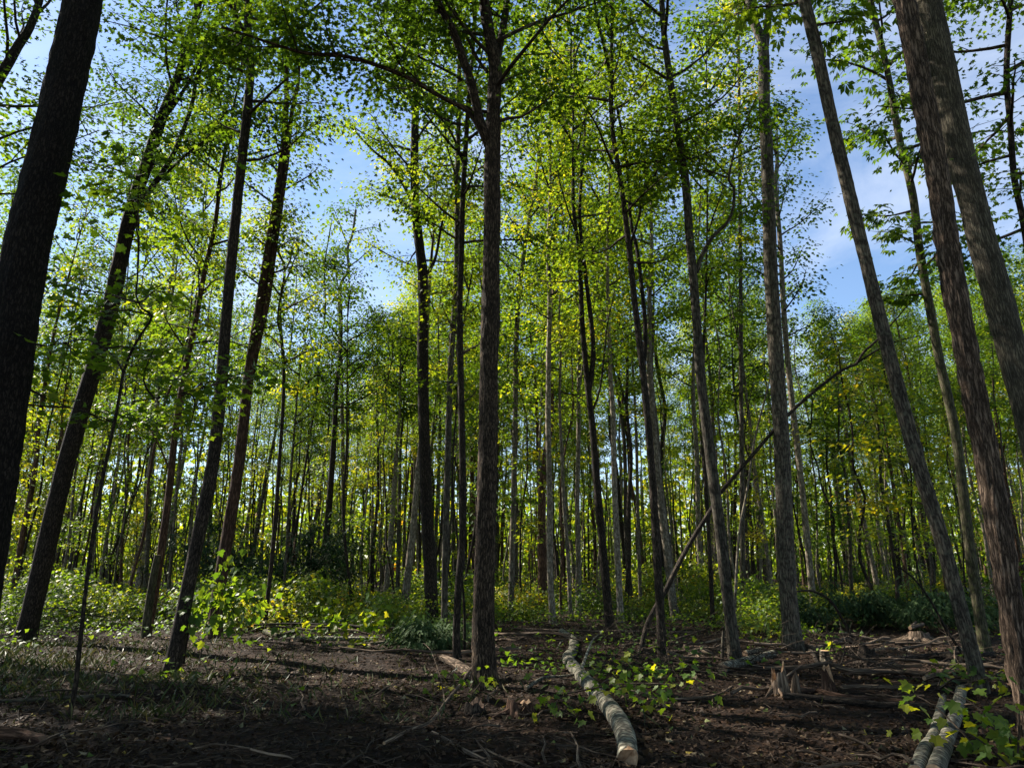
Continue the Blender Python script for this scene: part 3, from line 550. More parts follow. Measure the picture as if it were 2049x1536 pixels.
PDEF = [(10, 22, 3.0, .34, 'grey', 0, .13, 'grey-barked tree with green crown'), (9, 24, 2.7, .48, 'pale', 1, .12, 'pale forked tree'), (11, 20, 3.3, .28, 'dark', 0, .15, 'dark-barked tree with deep green crown'),
        (8, 24, 2.6, .60, 'pale', 0, .11, 'pale-barked tree with yellowing leaves'), (10, 22, 3.0, .42, 'red', 1, .14, 'reddish brown forked tree'), (9.5, 20, 2.8, .52, 'grey', 0, .09, 'very thin grey tree with yellow-green leaves'),
        (10.5, 22, 2.9, .38, 'pale', 0, .14, 'stout pale-barked tree with green crown'), (8, 24, 2.5, .56, 'dark', 1, .10, 'thin dark forked tree with yellow-green leaves')]
PROTO = [proto_tree('woodland_tree', 100 + i, H=20, cb=c_, nb=n_, Lc=l_, tint=t_, bk=b_, fork=f_, r=r_) for i, (c_, n_, l_, t_, b_, f_, r_, _) in enumerate(PDEF)]
SAPP = [proto_tree('understory_sapling', 200 + i, H=7, cb=1.8, nb=15, Lc=1.7, r=.035, tint=t_, bk='dark', nl=13, leaf='simple', size=.13, nsub=5, w=.26) for i, t_ in enumerate((.42, .55, .68))]
POLE = [proto_tree('pole_tree', 400 + i, H=12, cb=c_, nb=9, Lc=1.3, r=.045, tint=t_, bk=b_, nl=8, size=.15, nsub=4, w=.28) for i, (c_, t_, b_) in enumerate([(7, .5, 'grey'), (6, .62, 'pale'), (8, .42, 'dark'), (7, .55, 'red')])]
CAPX = [-400, 0, 540, 585, 615, 645, 700, 735, 780, 830, 1330, 1390, 1440, 1560, 1620, 1700, 1800, 1880, 1960, 2049, 2500]
CAPY = [0, 0, 60, 420, 700, 800, 760, 660, 480, 0, 0, 120, 120, 330, 480, 570, 610, 560, 520, 500, 480]
LANES = [((-.6, 10.2), 1.3), ((-4.5, 19.5), 2.6), ((-11, 20), 2.2), ((1.5, 11), 1.6), ((6.5, 8.5), 1.6), ((9, 15), 1.8), ((4, 24), 2.0)]
def in_lane(x, y):
    """gaps in the canopy up-sun of the sunlit spots"""
    d = np.array([math.sin(SUN_AZ), math.cos(SUN_AZ)])
    for (ax, ay), wd in LANES:
        q = np.array([x - ax, y - ay]); t = q @ d
        if 6 < t < 25 and abs(q[0] * d[1] - q[1] * d[0]) < wd: return True
    return False
def place(proto, x, y, h, href, rng, label, group, first):
    o = proto if first else copy_tree(proto)
    s = h / href; o.location = (x, y, gh(x, y)); o.rotation_euler = (rng.normal(0, .025), rng.normal(0, .025), rng.uniform(0, 6.28)); o.scale = (s * rng.uniform(.85, 1.15),) * 2 + (s,)
    tag(o, label, 'tree', group); return o
rng = np.random.default_rng(5)
used = set(); placed = [(x, y) for x, y, r in HEROES]
FARLAB = [d[-1] + ' among crowded trunks deep in the woods' for d in PDEF]
n = 0; tries = 0
while n < 230 and tries < 20000:
    tries += 1
    y = math.sqrt(rng.uniform(21 ** 2, 78 ** 2)); x = rng.uniform(-1, 1) * (y * .80 + 2)
    if min((x - a) ** 2 + (y - b) ** 2 for a, b in placed) < 1.5 ** 2 or in_lane(x, y): continue
    px, py = project((x, y, 0)); cap = np.interp(px, CAPX, CAPY)
    half = 2.2 / y * FPX
    cap = max(cap, np.interp(px - half, CAPX, CAPY) * .9, np.interp(px + half, CAPX, CAPY) * .9)
    ztop = at_plane(px, cap + rng.uniform(0, 60), y)[2]; h = min(rng.uniform(17, 24), ztop)
    if h < 7: continue
    k = int(rng.integers(len(PROTO))); place(PROTO[k], x, y, h, 20.6, rng, FARLAB[k], 'trunks crowding deep in the woods', k not in used)
    used.add(k); placed.append((x, y)); n += 1
used = set(); n = 0
while n < 95:
    y = math.sqrt(rng.uniform(19 ** 2, 60 ** 2)); x = rng.uniform(-1, 1) * (y * .78 + 1)
    if min((x - a) ** 2 + (y - b) ** 2 for a, b in placed) < .7 ** 2: continue
    k = int(rng.choice(3, p=[.4, .35, .25])); px, _ = project((x, y, 0))
    place(SAPP[k], x, y, rng.uniform(4, 9.5), 7.4, rng, ['spindly understory sapling with layered green leaves between the trunks', 'spindly understory sapling with yellow-green leaves between the trunks', 'spindly understory sapling turning yellow between the trunks'][k], 'understory saplings between the trunks', k not in used); used.add(k); placed.append((x, y)); n += 1
used = set(); n = 0
while n < 260:
    y = math.sqrt(rng.uniform(22 ** 2, 66 ** 2)); x = rng.uniform(-1, 1) * (y * .75 + 1)
    if min((x - a) ** 2 + (y - b) ** 2 for a, b in placed) < .6 ** 2: continue
    k = int(rng.integers(4)); place(POLE[k], x, y, rng.uniform(8, 15), 12.4, rng, ['slender grey pole-like tree', 'slender pale pole-like tree', 'slender dark pole-like tree', 'slender reddish pole-like tree'][k] + ' squeezed among the far trunks', 'pole-thin trees among the far trunks', k not in used); used.add(k); placed.append((x, y)); n += 1
# trees standing round the clearing outside the view; they shade the near ground
for i, (x, y, h) in enumerate([(-15, 16, 20), (-18.5, 16.5, 20), (-12.5, 11.5, 19), (-10.5, 8.5, 18), (-16, 12.5, 20), (-9.5, 5.5, 19), (-13.5, 6, 19), (-18, 9.5, 20), (-11, 3, 18), (-21, 18, 20), (-15, 1, 19), (-26, 13, 20), (-9, -3, 18), (-20, 5, 20),
                                (11, 3, 19), (15, 8, 20), (9, -5, 19), (1, -6, 20), (-4, -9, 20), (18, 14, 20), (20, 2, 20), (5, -12, 20), (-5, -4, 19), (5, -3, 20), (12, -2, 19), (-8, -10, 20), (13, -9, 20), (-14, -6, 20), (-1, -14, 21), (9, -16, 20), (-12, -15, 20), (19, -6, 20), (-2.5, -1.5, 20), (7.5, 1.5, 20)]):
    if in_lane(x, y): continue
    c = copy_tree(PROTO[[2, 0, 4][i % 3]]); s = h / 20.6; c.location = (x, y, gh(x, y)); c.scale = (s * 1.15, s * 1.15, s); c.rotation_euler = (0, 0, i * 1.7)
    tag(c, 'tall tree of the woods standing beside the clearing, outside the view', 'tree', 'trees around the clearing')
# far wood as one mass
rng = np.random.default_rng(9); fb = Buf(); m = 60000
yy = rng.uniform(72, 130, m); xx = rng.uniform(-1, 1, m) * (yy * .85); zz = rng.random(m) ** 1.3 * 16 * (.55 + .45 * np.clip(fbm2(xx, yy, 12, 2, 2) + .5, 0, 1.4))
px_ = CX + FPX * xx / yy; cap_ = np.interp(px_, CAPX, CAPY); zz = np.where(zz > 5, np.minimum(zz, 1.6 + yy * np.tan(PITCH + np.arctan((CY - cap_ - 40) / FPX))), zz)
pos = np.stack([xx, yy, zz], -1); fbm_ = np.clip(.52 + .22 * fbm2(xx, yy, 9, 2, 6) + rng.normal(0, .1, m), 0, 1)
fb.leaves(SIMPLE, pos, rng.normal(0, 1, (m, 3)), rng.normal(0, 1, (m, 3)), rng.uniform(.4, 1.0, m), fbm_, 0)
tb = Buf()
for i in range(420):
    y = rng.uniform(66, 125); x = rng.uniform(-1, 1) * y * .8; h = rng.uniform(9, 15); r = rng.uniform(.07, .16); lx = rng.normal(0, .35)
    tb.tube(np.array([[x, y, -.3], [x + lx * .4, y, h * .5], [x + lx, y, h]]), np.array([r, r * .75, r * .3]), 5, 0, caps=False)
tag(tb.obj('distant_trunks_woods', [BARK['grey']]), 'far-off trunks merging into one mass of wood', 'woods', kind='stuff')
tag(fb.obj('distant_woods_foliage', [LEAF]), 'far mass of sunlit green foliage closing the view between trunks', 'foliage', kind='stuff')

# ------------------------------------------------------------------ shrubs and low growth
def proto_shrub(name, seed, h=1.4, n=9, nl=16, tint=.5, leaf='tri', size=.12, mats=None, spread=.7, w=.2):
    rng = np.random.default_rng(seed); root = empty(name); g = Grow(rng, leaf, size, tint, .12, flat=.7)
    for i in range(n):
        a = i * 2.4 + rng.normal(0, .3); e = rng.uniform(.5, 1.3)
        g.branch([rng.normal(0, .15), rng.normal(0, .15), -.05], [math.cos(a) * math.cos(e) * spread * 1.5, math.sin(a) * math.cos(e) * spread * 1.5, math.sin(e)], h * rng.uniform(.7, 1.15), .01, 5, nl, w, lift=0)
    g.flush().obj('foliage', mats or [BARK['twig'], LEAF], root)
    return root
SHRUB = [proto_shrub('leafy_shrub', 300, tint=.5), proto_shrub('leafy_shrub', 301, h=1.1, tint=.62, spread=1.0), proto_shrub('leafy_shrub', 302, h=1.7, tint=.4, nl=18), proto_shrub('leafy_shrub', 303, h=.8, n=7, tint=.5, leaf='oval', spread=1.1)]
used = set()
SHL = ['bushy mid-green shrub', 'spreading yellow-green shrub', 'tall deep-green shrub', 'low sprawling oval-leaved shrub']
def shrub(k, x, y, s, label, group, rng, sz=1.0):
    label = SHL[k] + (' along the edge of the clearing' if 'edging' in group else ' between trunks beyond the clearing edge')
    o = SHRUB[k] if k not in used else copy_tree(SHRUB[k]); used.add(k)
    o.location = (x, y, gh(x, y)); o.rotation_euler = (0, 0, rng.uniform(0, 6.28)); o.scale = (s, s, s * sz); tag(o, label, 'shrub', group)
rng = np.random.default_rng(31)
spots = [(30, 1270, .9), (90, 1255, 1.1), (110, 1235, 1.3), (150, 1235, 1.5), (200, 1250, 1.0), (250, 1258, .9), (60, 1240, 1.1), (270, 1235, 1.2), (320, 1235, 1.0), (400, 1250, 1.0), (470, 1250, 1.3), (495, 1262, 1.0), (520, 1235, 1.3), (550, 1250, 1.1),
         (590, 1252, 1.2), (615, 1235, 1.2), (640, 1255, .8), (665, 1240, 1.1), (700, 1255, .8), (735, 1240, 1.0), (760, 1255, 1.0), (775, 1240, 1.2), (800, 1262, .8), (830, 1255, 1.0), (850, 1235, 1.2), (930, 1235, 1.2), (945, 1255, .9),
         (1010, 1240, 1.2), (1035, 1225, 1.2), (1060, 1240, .8), (1000, 1222, 1.2), (1180, 1232, .9), (1270, 1240, .8), (1300, 1228, .9), (1380, 1232, .9), (1420, 1240, .8), (1500, 1262, .9), (1530, 1275, .8), (1515, 1248, 1.0), (1545, 1255, 1.0), (1640, 1250, .8), (1570, 1240, 1.0), (1655, 1225, .9)]
for x, y, s in spots:
    p = on_ground(x + rng.normal(0, 5), y); shrub(int(rng.choice(4, p=[.35, .3, .2, .15])), p[0], p[1], s * .85, None, 'leafy shrubs edging the clearing', rng)
for i in range(80):
    y = rng.uniform(24, 46); x = rng.uniform(-1, 1) * y * .74
    shrub(int(rng.integers(4)), x, y, rng.uniform(.6, 1.3), 'green shrub growing between the trunks beyond the clearing edge', 'shrubs beyond the clearing edge', rng)

def evergreen(name, label, centre, rx, ry, h, n, tint, seed, size=.15):
    rng = np.random.default_rng(seed); root = empty(name, centre); tag(root, label, 'shrub'); g = Grow(rng, 'spray', size, tint, .14, flat=.7, droop=.6)
    for i in range(n):
        a = rng.uniform(0, 6.28); rr = rng.random() ** .5; p = np.array([math.cos(a) * rx * rr, math.sin(a) * ry * rr, rng.uniform(0, .25) * h])
        d = np.array([math.cos(a) * .9, math.sin(a) * .9, rng.uniform(.3, 1.6) * (1.1 - rr * .5)])
        g.branch(p, d, h * rng.uniform(.5, 1.0) * (1.1 - .5 * rr), .012, 5, 22, .15, lift=0)
    b = Buf()
    g.flush().obj('foliage', [BARK['twig'], HEMLOCK], root)
c = on_ground(1790, 1262); evergreen('hemlock_brush', 'heap of dark cut hemlock boughs behind the big stump', c + np.array([0, 1.6, 0]), 2.3, 1.2, 1.35, 60, .35, 41)
c = on_ground(1960, 1270); evergreen('hemlock_brush', 'small dark hemlock bough clump behind the leaning hickories', c + np.array([0, 1.4, 0]), 1.2, .9, 1.3, 26, .45, 42)
c = on_ground(508, 1236); evergreen('hemlock_shrub', 'tall dark bushy evergreen between the double-stemmed trunk and wavy sapling', c + np.array([0, 1.5, 0]), 1.0, .9, 4.6, 60, .2, 43, .2)
c = on_ground(868, 1300); evergreen('evergreen_seedling', 'low dark green bush hugging the foot of the slim stem pair', c, .35, .3, .75, 22, .55, 44, .13)

# leafy sapling and branches with leaves one can pick apart
def leafy(name, label, base, stems, nleaf, size, seed, tints=(0, 8), cat='sapling', bk='twig', spread=.14, hang=.5, group=None):
    """stems: polylines in metres relative to base"""
    rng = np.random.default_rng(seed); root = empty(name, base); tag(root, label, cat, group)
    Q = []
    for st in stems:
        P = resample(np.array(st, float), .06); b = Buf(); ln = len(P)
        b.tube(P, np.linspace(.011, .003, ln), 6, 0, rng=rng); b.obj('stem', [BARK[bk]], root); Q.append(P)
    for i in range(nleaf):
        P = Q[i % len(Q)]; t = .2 + .8 * rng.random(); p = P[int(t * (len(P) - 1))] + rng.normal(0, spread, 3) * [1, 1, .7]
        a = rng.uniform(0, 6.28); put_leaf(root, p, (math.cos(a), math.sin(a), -hang * rng.uniform(.3, 2.2)), (rng.normal(0, .5), rng.normal(-.3, .5), 1), size * rng.uniform(.6, 1.2), int(rng.integers(*tints)))
    return root
c = on_ground(2035, 1545)
leafy('maple_sapling', 'big-leaved pale green maple sprout at the foot of the shaggy trunk', c, [[(0, 0, 0), (.03, .1, .3), (-.05, .2, .55)], [(0, 0, 0), (-.15, .2, .2), (-.35, .3, .3)], [(0, 0, 0), (.1, .5, .35), (.02, .9, .5)], [(-.1, .3, .1), (-.15, .8, .35), (-.2, 1.2, .42)], [(0, 0, 0), (.15, .1, .35), (.2, .1, .6)]], 95, .135, 51, (3, 8), spread=.13)
c = on_ground(1935, 1392)
leafy('maple_branch', 'fallen leafy maple branch lying across the far ends of the paired logs', c, [[(-.35, 0, .1), (0, .1, .22), (.5, .1, .25), (.9, .2, .3)], [(.1, .1, .15), (.4, -.3, .3), (.7, -.5, .3)], [(-.3, .1, .1), (0, .4, .3), (.3, .7, .35)]], 70, .12, 52, (3, 8), cat='branch', spread=.13)
c = on_ground(398, 1335)
leafy('maple_branch', 'drooping fresh green maple spray hanging beside the sinuous dark trunk', c, [[(.0, 0, .1), (.05, .0, .7), (.12, .1, 1.3), (.25, .2, 1.85)], [(.12, .1, 1.2), (.45, .0, .9), (.7, -.1, .5)], [(.2, .1, 1.5), (.0, -.1, 1.0), (-.05, -.2, .5)], [(.12, .1, 1.0), (.6, .3, 1.1), (.95, .3, .7)]], 190, .15, 53, (0, 3), cat='branch', spread=.17, hang=1.0)
c = on_ground(1245, 1420)
leafy('maple_branch', 'leafy green maple top felled beside the pale birch log', c, [[(-.6, .5, .1), (0, .2, .25), (.5, .0, .28), (1.0, .1, .2)], [(-.3, .4, .15), (.2, .7, .35), (.8, .9, .3)], [(0, .2, .2), (.2, -.4, .25), (.4, -.6, .15)], [(-.4, .0, .1), (-.7, -.3, .2), (-.8, -.6, .1)]], 190, .095, 54, (0, 4), cat='branch', spread=.2)
c = on_ground(690, 1300)
leafy('maple_branch', 'leafy bough lying in the sun before the pale felled log', c, [[(-1.2, 0, .1), (-.4, .1, .3), (.4, 0, .35), (1.2, .1, .3)], [(-.3, .1, .25), (-.5, .3, .6), (-.5, .4, .8)], [(.4, 0, .3), (.5, .1, .6), (.6, .2, .8)]], 170, .14, 55, (0, 4), cat='branch', spread=.2)
c = on_ground(890, 1400)
leafy('seedling', 'little yellow-green seedling with narrow leaves by the central trunk foot', c, [[(0, 0, 0), (-.05, 0, .2), (-.1, 0, .35)], [(0, 0, 0), (.2, -.1, .15), (.35, -.1, .25)], [(.3, .1, 0), (.45, .1, .2), (.5, .1, .3)]], 46, .09, 56, (1, 7), spread=.12)
c = on_ground(1660, 1320)
leafy('seedling', 'green seedling sprouting beside the small round stump', c, [[(0, 0, 0), (.05, 0, .25), (.1, 0, .35)]], 26, .10, 57, (1, 5), spread=.12)
c = on_ground(1510, 1300)
leafy('maple_sapling', 'yellow-green maple sprout between the curving trunk and thick rooted trunk', c, [[(0, 0, 0), (-.1, 0, .4), (-.2, .1, .6)], [(0, 0, 0), (.2, 0, .4), (.35, .1, .6)], [(0, 0, 0), (.5, .2, .3), (.7, .2, .5)]], 110, .12, 58, (3, 8), spread=.2)
c = on_ground(1825, 1150 + 75)
# ------------------------------------------------------------------ felled logs, dead poles, stumps
def log(name, label, pts, wb, wt, bk='dead', seg=12, rough=.1, fine=0, ends='cut', lift=0.0, group=None, cat='log', arms=(), step=.12, zs=None):
    """pts: pixels where the log lies on the ground; widths in photo pixels"""
    rng = rs(label); P, R = [], []
    for i, (x, y) in enumerate(pts):
        p = on_ground(x, y); wpx = wb + (wt - wb) * i / (len(pts) - 1); r = .5 * wpx * m_per_px(p); P.append(p + np.array([0, 0, r * .75 + lift + (zs[i] if zs else 0)])); R.append(r)
    c = P[0].copy(); c[2] = gh(c[0], c[1]); P = np.array(P) - c
    PP, RR = resample(P, step, np.array(R)); b = Buf()
    b.tube(PP, RR, seg, 0, rough=rough, fine=fine, rng=rng, capmat=1, ragged=RR.mean() * 1.2 if ends == 'torn' else 0)
    root = empty(name, c); tag(root, label, cat, group)
    b.obj('stem', [BARK[bk], WOOD_CUT if ends == 'cut' else WOOD_TORN if ends == 'torn' else WOOD_ROT], root)
    for arm in arms:
        Q = [on_ground(x, y) - c + np.array([0, 0, .03 + h]) for x, y, h in arm]; Q = resample(np.array(Q), .1); bb = Buf()
        bb.tube(Q, np.linspace(min(.022, RR.min() * .6), .004, len(Q)), 6, 0, rough=.1, rng=rng); bb.obj('side_branch', [BARK[bk]], root)
    return root
def air_pole(name, label, pts, wb, wt, Ys, bk='dead', cat='branch', forks=(), seg=10):
    rng = rs(label); P = np.array([at_plane(x, y, Y) for (x, y), Y in zip(pts, np.interp(np.linspace(0, 1, len(pts)), np.linspace(0, 1, len(Ys)), Ys))])
    P[0][2] = min(P[0][2], gh(P[0][0], P[0][1]) - .03)
    R = np.array([.5 * (wb + (wt - wb) * i / (len(pts) - 1)) * m_per_px(p) for i, p in enumerate(P)]); c = P[0].copy()
    root = empty(name, c); tag(root, label, cat); PP, RR = resample(P - c, .12, R); b = Buf(); b.tube(PP, RR, seg, 0, rough=.1, rng=rng); b.obj('stem', [BARK[bk]], root)
    for f, fw, Y in forks:
        Q = resample(np.array([at_plane(x, y, Y) for x, y in f]) - c, .12); bb = Buf(); bb.tube(Q, np.linspace(fw * .5 * Y / FPX, .006, len(Q)), 6, 0, rough=.1, rng=rng); bb.obj('side_branch', [BARK[bk]], root)
    return root
log('birch_log', 'long mottled pale birch trunk lying bent toward a torn butt end', [(1124, 1268), (1146, 1282), (1146, 1305), (1137, 1328), (1160, 1358), (1196, 1400), (1228, 1440), (1250, 1485), (1256, 1530)], 13, 41, 'birch', 22, .12, .004, 'torn', step=.06,
    arms=[[(1125, 1300, .15), (1112, 1312, .05)], [(1165, 1370, .2), (1185, 1352, .45), (1200, 1335, .5)]])
log('felled_log', 'grey smooth log of the side-by-side pair, thinner and forked', [(1888, 1400), (1884, 1440), (1870, 1480), (1852, 1510), (1835, 1560)], 15, 36, 'birch', 20, .06, .002, step=.06, arms=[])
log('felled_log', 'thicker mottled log of the side-by-side pair, topped by leaves', [(1925, 1388), (1916, 1430), (1903, 1470), (1890, 1510), (1872, 1560)], 24, 38, 'birch', 20, .06, .002, step=.06)
log('fallen_tree', 'thin reddish fallen stem stretched between jagged stump and grey poles', [(1530, 1354), (1600, 1355), (1660, 1356), (1712, 1361), (1787, 1364), (1858, 1368)], 10, 10, 'dead', 10, .14, .003, 'torn', lift=.12)
log('rotten_log', 'decayed brown log split open along its top', [(1590, 1386), (1637, 1388), (1687, 1399), (1762, 1404), (1815, 1411)], 15, 11, 'red', 12, .2, .008, 'rot')
log('rotten_log', 'dark sunken rotten log just before the split brown one', [(1565, 1402), (1650, 1405), (1762, 1416), (1860, 1420)], 14, 16, 'dark', 12, .22, .01, 'rot')
log('fallen_pole', 'greyish pole with upright twig resting near the leaning hickory foot', [(1852, 1376), (1890, 1364), (1947, 1352), (2026, 1353)], 10, 8, 'dead', 9, .1, 0, 'torn', lift=.1, arms=[[(1915, 1358, .1), (1918, 1352, .35), (1928, 1350, .4), (1945, 1352, .3)]])
log('fallen_pole', 'lower brown pole running behind the leaning hickory foot', [(1900, 1374), (1947, 1364), (2024, 1361)], 9, 7, 'red', 9, .1, 0, 'torn', lift=.06)
log('fallen_tree', 'dark heavy log lying in shade below the hickories', [(1782, 1330), (1830, 1326), (1880, 1324), (1925, 1331)], 9, 13, 'dark', 12, .15, .006, 'rot', lift=.08)
log('fallen_tree', 'broad black log in shadow past the small cut block', [(1880, 1316), (1930, 1314), (1990, 1315)], 16, 16, 'dark', 12, .15, .006, 'rot')
log('bark_slab', 'pale curved barkless stem glowing on sunlit soil', [(1738, 1304), (1770, 1300), (1800, 1301), (1828, 1306)], 8, 6, 'pale', 10, .15, .003, 'torn')
log('felled_log', 'short pink-brown log slanting away from the thick rooted trunk', [(1622, 1302), (1660, 1294), (1698, 1281)], 10, 13, 'dead', 12, .12, .004)
log('felled_log', 'mottled grey log angled up toward the thick rooted trunk', [(1446, 1344), (1490, 1330), (1548, 1313)], 21, 15, 'birch', 14, .1, .004)
log('felled_log', 'short log with orange sawn face next to the curving trunk foot', [(1491, 1311), (1508, 1307), (1526, 1303)], 12, 12, 'birch', 14, .06, 0)
log('felled_log', 'small sawn log by the leaning pole foot showing orange end', [(1294, 1309), (1308, 1302), (1330, 1296)], 13, 9, 'dead', 12, .1, 0)
log('felled_log', 'sawn bolt standing proud behind the small orange-ended log', [(1313, 1296), (1320, 1291), (1334, 1284)], 16, 14, 'red', 12, .08, 0)
log('fallen_pole', 'long slim dead pole lying flat across the clearing beyond the birch top', [(1024, 1263), (1119, 1267), (1236, 1268), (1390, 1271)], 4.5, 4, 'dead', 8, .1, 0, 'torn', lift=.05)
log('felled_log', 'pinkish sunlit log butted against the central trunk foot', [(884, 1323), (912, 1334), (950, 1356)], 14, 20, 'dead', 14, .12, .006, 'rot')
log('felled_log', 'pale barkless felled log lying in sunlight behind the leafy bough', [(585, 1282), (650, 1281), (755, 1283)], 9, 11, 'birch', 12, .1, .003)
log('felled_log', 'second pale log, lower and thinner, in the same sunlit strip', [(640, 1292), (720, 1291), (830, 1279)], 6, 5, 'pale', 10, .1, 0)
log('felled_log', 'sawn log poking from shrubs with a bright round cut face', [(625, 1250), (612, 1246), (590, 1238)], 12, 11, 'dead', 14, .05, 0, lift=.12)
log('felled_log', 'stubby log in the shrubs with a small pale cut face', [(668, 1250), (664, 1246), (655, 1236)], 9, 9, 'red', 12, .05, 0, lift=.15)
log('fallen_limb', 'mossy arched limb lying below the bright-faced sawn log', [(530, 1268), (560, 1275), (590, 1264), (615, 1252)], 12, 7, 'mossy', 10, .1, 0, 'torn')
log('fallen_pole', 'straight grey pole lying on leaf litter behind the crooked sapling', [(-40, 1410), (60, 1404), (150, 1400), (230, 1395), (262, 1394)], 9, 7, 'grey', 10, .08, .002, 'torn', lift=.02)
log('rotten_log', 'crumbling hollow log slab lying in deep shade', [(-60, 1478), (0, 1481), (45, 1484), (88, 1490)], 44, 22, 'red', 18, .25, .02, 'rot')
log('fallen_branch', 'forked bare branch lying before the central trunk', [(768, 1494), (815, 1472), (862, 1452), (892, 1424), (918, 1400), (947, 1372), (994, 1338)], 7, 4, 'dead', 8, .1, 0, 'torn', lift=.02, zs=[0, 0, .02, .08, .14, .22, .3],
    arms=[[(890, 1424, .06), (884, 1400, .14), (874, 1378, .24), (860, 1352, .34), (846, 1340, .38)]])
log('fallen_branch', 'short stout branch half buried in dark churned soil', [(865, 1470), (907, 1490), (937, 1507), (990, 1533)], 7, 9, 'dead', 9, .15, .003, 'torn')
log('fallen_branch', 'crooked pale branch resting against the birch trunk', [(1052, 1390), (1086, 1368), (1120, 1364), (1152, 1360)], 7, 5, 'birch', 8, .1, 0, 'torn', lift=.06)
log('fallen_branch', 'thin brown stick lying past the felled maple leaves', [(1296, 1404), (1360, 1400), (1432, 1392), (1465, 1376)], 4, 6, 'dead', 7, .1, 0, 'torn')
log('fallen_bough', 'long black bough curving from birch log toward the jagged stump', [(1186, 1342), (1210, 1333), (1270, 1332), (1340, 1338), (1420, 1347), (1470, 1356), (1560, 1360)], 4, 5, 'dark', 8, .1, 0, 'torn', lift=.12, arms=[[(1270, 1332, .12), (1330, 1325, .25), (1400, 1330, .3)], [(1340, 1338, .12), (1400, 1352, .1), (1460, 1366, .05)], [(1290, 1334, .12), (1330, 1348, .15), (1370, 1352, .12)]])
log('fallen_bough', 'second black bough tangled below the long one', [(1270, 1340), (1320, 1352), (1400, 1356), (1480, 1364), (1540, 1372)], 4, 4, 'dark', 7, .1, 0, 'torn', lift=.08, arms=[[(1320, 1352, .08), (1360, 1346, .3), (1410, 1346, .35)]])
log('fallen_branch', 'whitish barkless branch at the edge of the hemlock heap', [(1680, 1270), (1690, 1268), (1712, 1271), (1740, 1277)], 6, 4, 'pale', 8, .1, 0, 'torn', arms=[[(1684, 1270, .05), (1682, 1266, .25)]])
for k, (a, b_) in enumerate([((1600, 1249), (1655, 1254)), ((1602, 1256), (1640, 1262)), ((1596, 1262), (1634, 1268))]):
    log('felled_log', ['uppermost of the grey logs stacked behind the thick rooted trunk', 'middle one of the grey logs stacked behind the thick rooted trunk', 'lowest of the grey logs stacked behind the thick rooted trunk'][k], [a, ((a[0] + b_[0]) / 2, (a[1] + b_[1]) / 2), b_], 9, 8, 'birch', 10, .1, 0)
log('fallen_bough', 'thin black bare bough bridging above the sunlit felled logs', [(505, 1275), (575, 1272), (640, 1274), (692, 1276), (737, 1280), (790, 1283), (838, 1288)], 4, 5, 'dark', 8, .1, 0, 'torn', lift=.25)
log('fallen_branch', 'leaning twig across the litter at the crooked sapling foot', [(10, 1402), (70, 1385), (110, 1366), (146, 1352)], 3, 3, 'dead', 6, .1, 0, 'torn', lift=.05)
log('fallen_tree', 'pale fallen trunk propped deep behind the leaning hickories', [(1880, 1222), (1930, 1208), (1990, 1196)], 8, 6, 'pale', 10, .1, 0, 'torn', lift=.5)
log('fallen_tree', 'dark fallen stem crossing low behind the hemlock heap', [(1832, 1222), (1870, 1232), (1915, 1246)], 8, 8, 'dark', 10, .1, 0, 'torn', lift=.5)
log('fallen_tree', 'dark moss-black trunk lying in weeds behind the curving trunk', [(1462, 1236), (1490, 1243), (1520, 1250)], 9, 11, 'dark', 10, .1, 0, 'torn', lift=.15)
air_pole('dead_pole', 'long dead pole leaning diagonally across trunks, forked at its tip', [(1278, 1314), (1284, 1292), (1299, 1240), (1334, 1177), (1354, 1136), (1386, 1078), (1424, 1018), (1438, 990), (1510, 905), (1588, 819), (1674, 748), (1715, 727)], 12, 6, [13.8, 14.4, 14.6, 14.9], 'dark',
         forks=[([(1715, 727), (1728, 705), (1759, 676), (1800, 630), (1841, 584)], 6, 14.9), ([(1712, 728), (1756, 700), (1793, 683), (1851, 669)], 5, 14.9), ([(1500, 918), (1490, 880), (1500, 800), (1512, 740)], 3, 14.7)])
air_pole('dead_branch', 'slender black dead branch arching against the leaning hickory', [(1934, 1312), (1899, 1266), (1884, 1241), (1859, 1196), (1832, 1161), (1802, 1136), (1789, 1133)], 7, 3, [13.4, 13.6], 'dark')
air_pole('dead_branch', 'arched dark branch springing from the hemlock heap toward the thick trunk', [(1702, 1232), (1667, 1208), (1637, 1186), (1614, 1181), (1594, 1183)], 6, 4, [17, 16.6], 'dark')
air_pole('dead_sapling', 'thin pale dead sapling leaning beside the dead pole', [(1462, 1190), (1478, 1080), (1495, 980), (1510, 880), (1530, 800), (1545, 740)], 6, 3, [18, 18], 'pale')
air_pole('dead_snag', 'short broken sapling stub leaning on the curving trunk', [(1444, 1320), (1447, 1262)], 7, 6, [13.2, 13.3], 'grey')
air_pole('dead_snag', 'mossy broken stump leaning at the foot of the vine-hung tree', [(290, 1278), (297, 1220), (308, 1150), (316, 1110)], 20, 14, [17.2, 17.2], 'mossy', cat='stump')
air_pole('dead_snag', 'dangling dark dead vine beside the sinuous trunk base', [(366, 1336), (372, 1290), (380, 1240), (376, 1200)], 6, 5, [12.6, 12.5], 'dark')

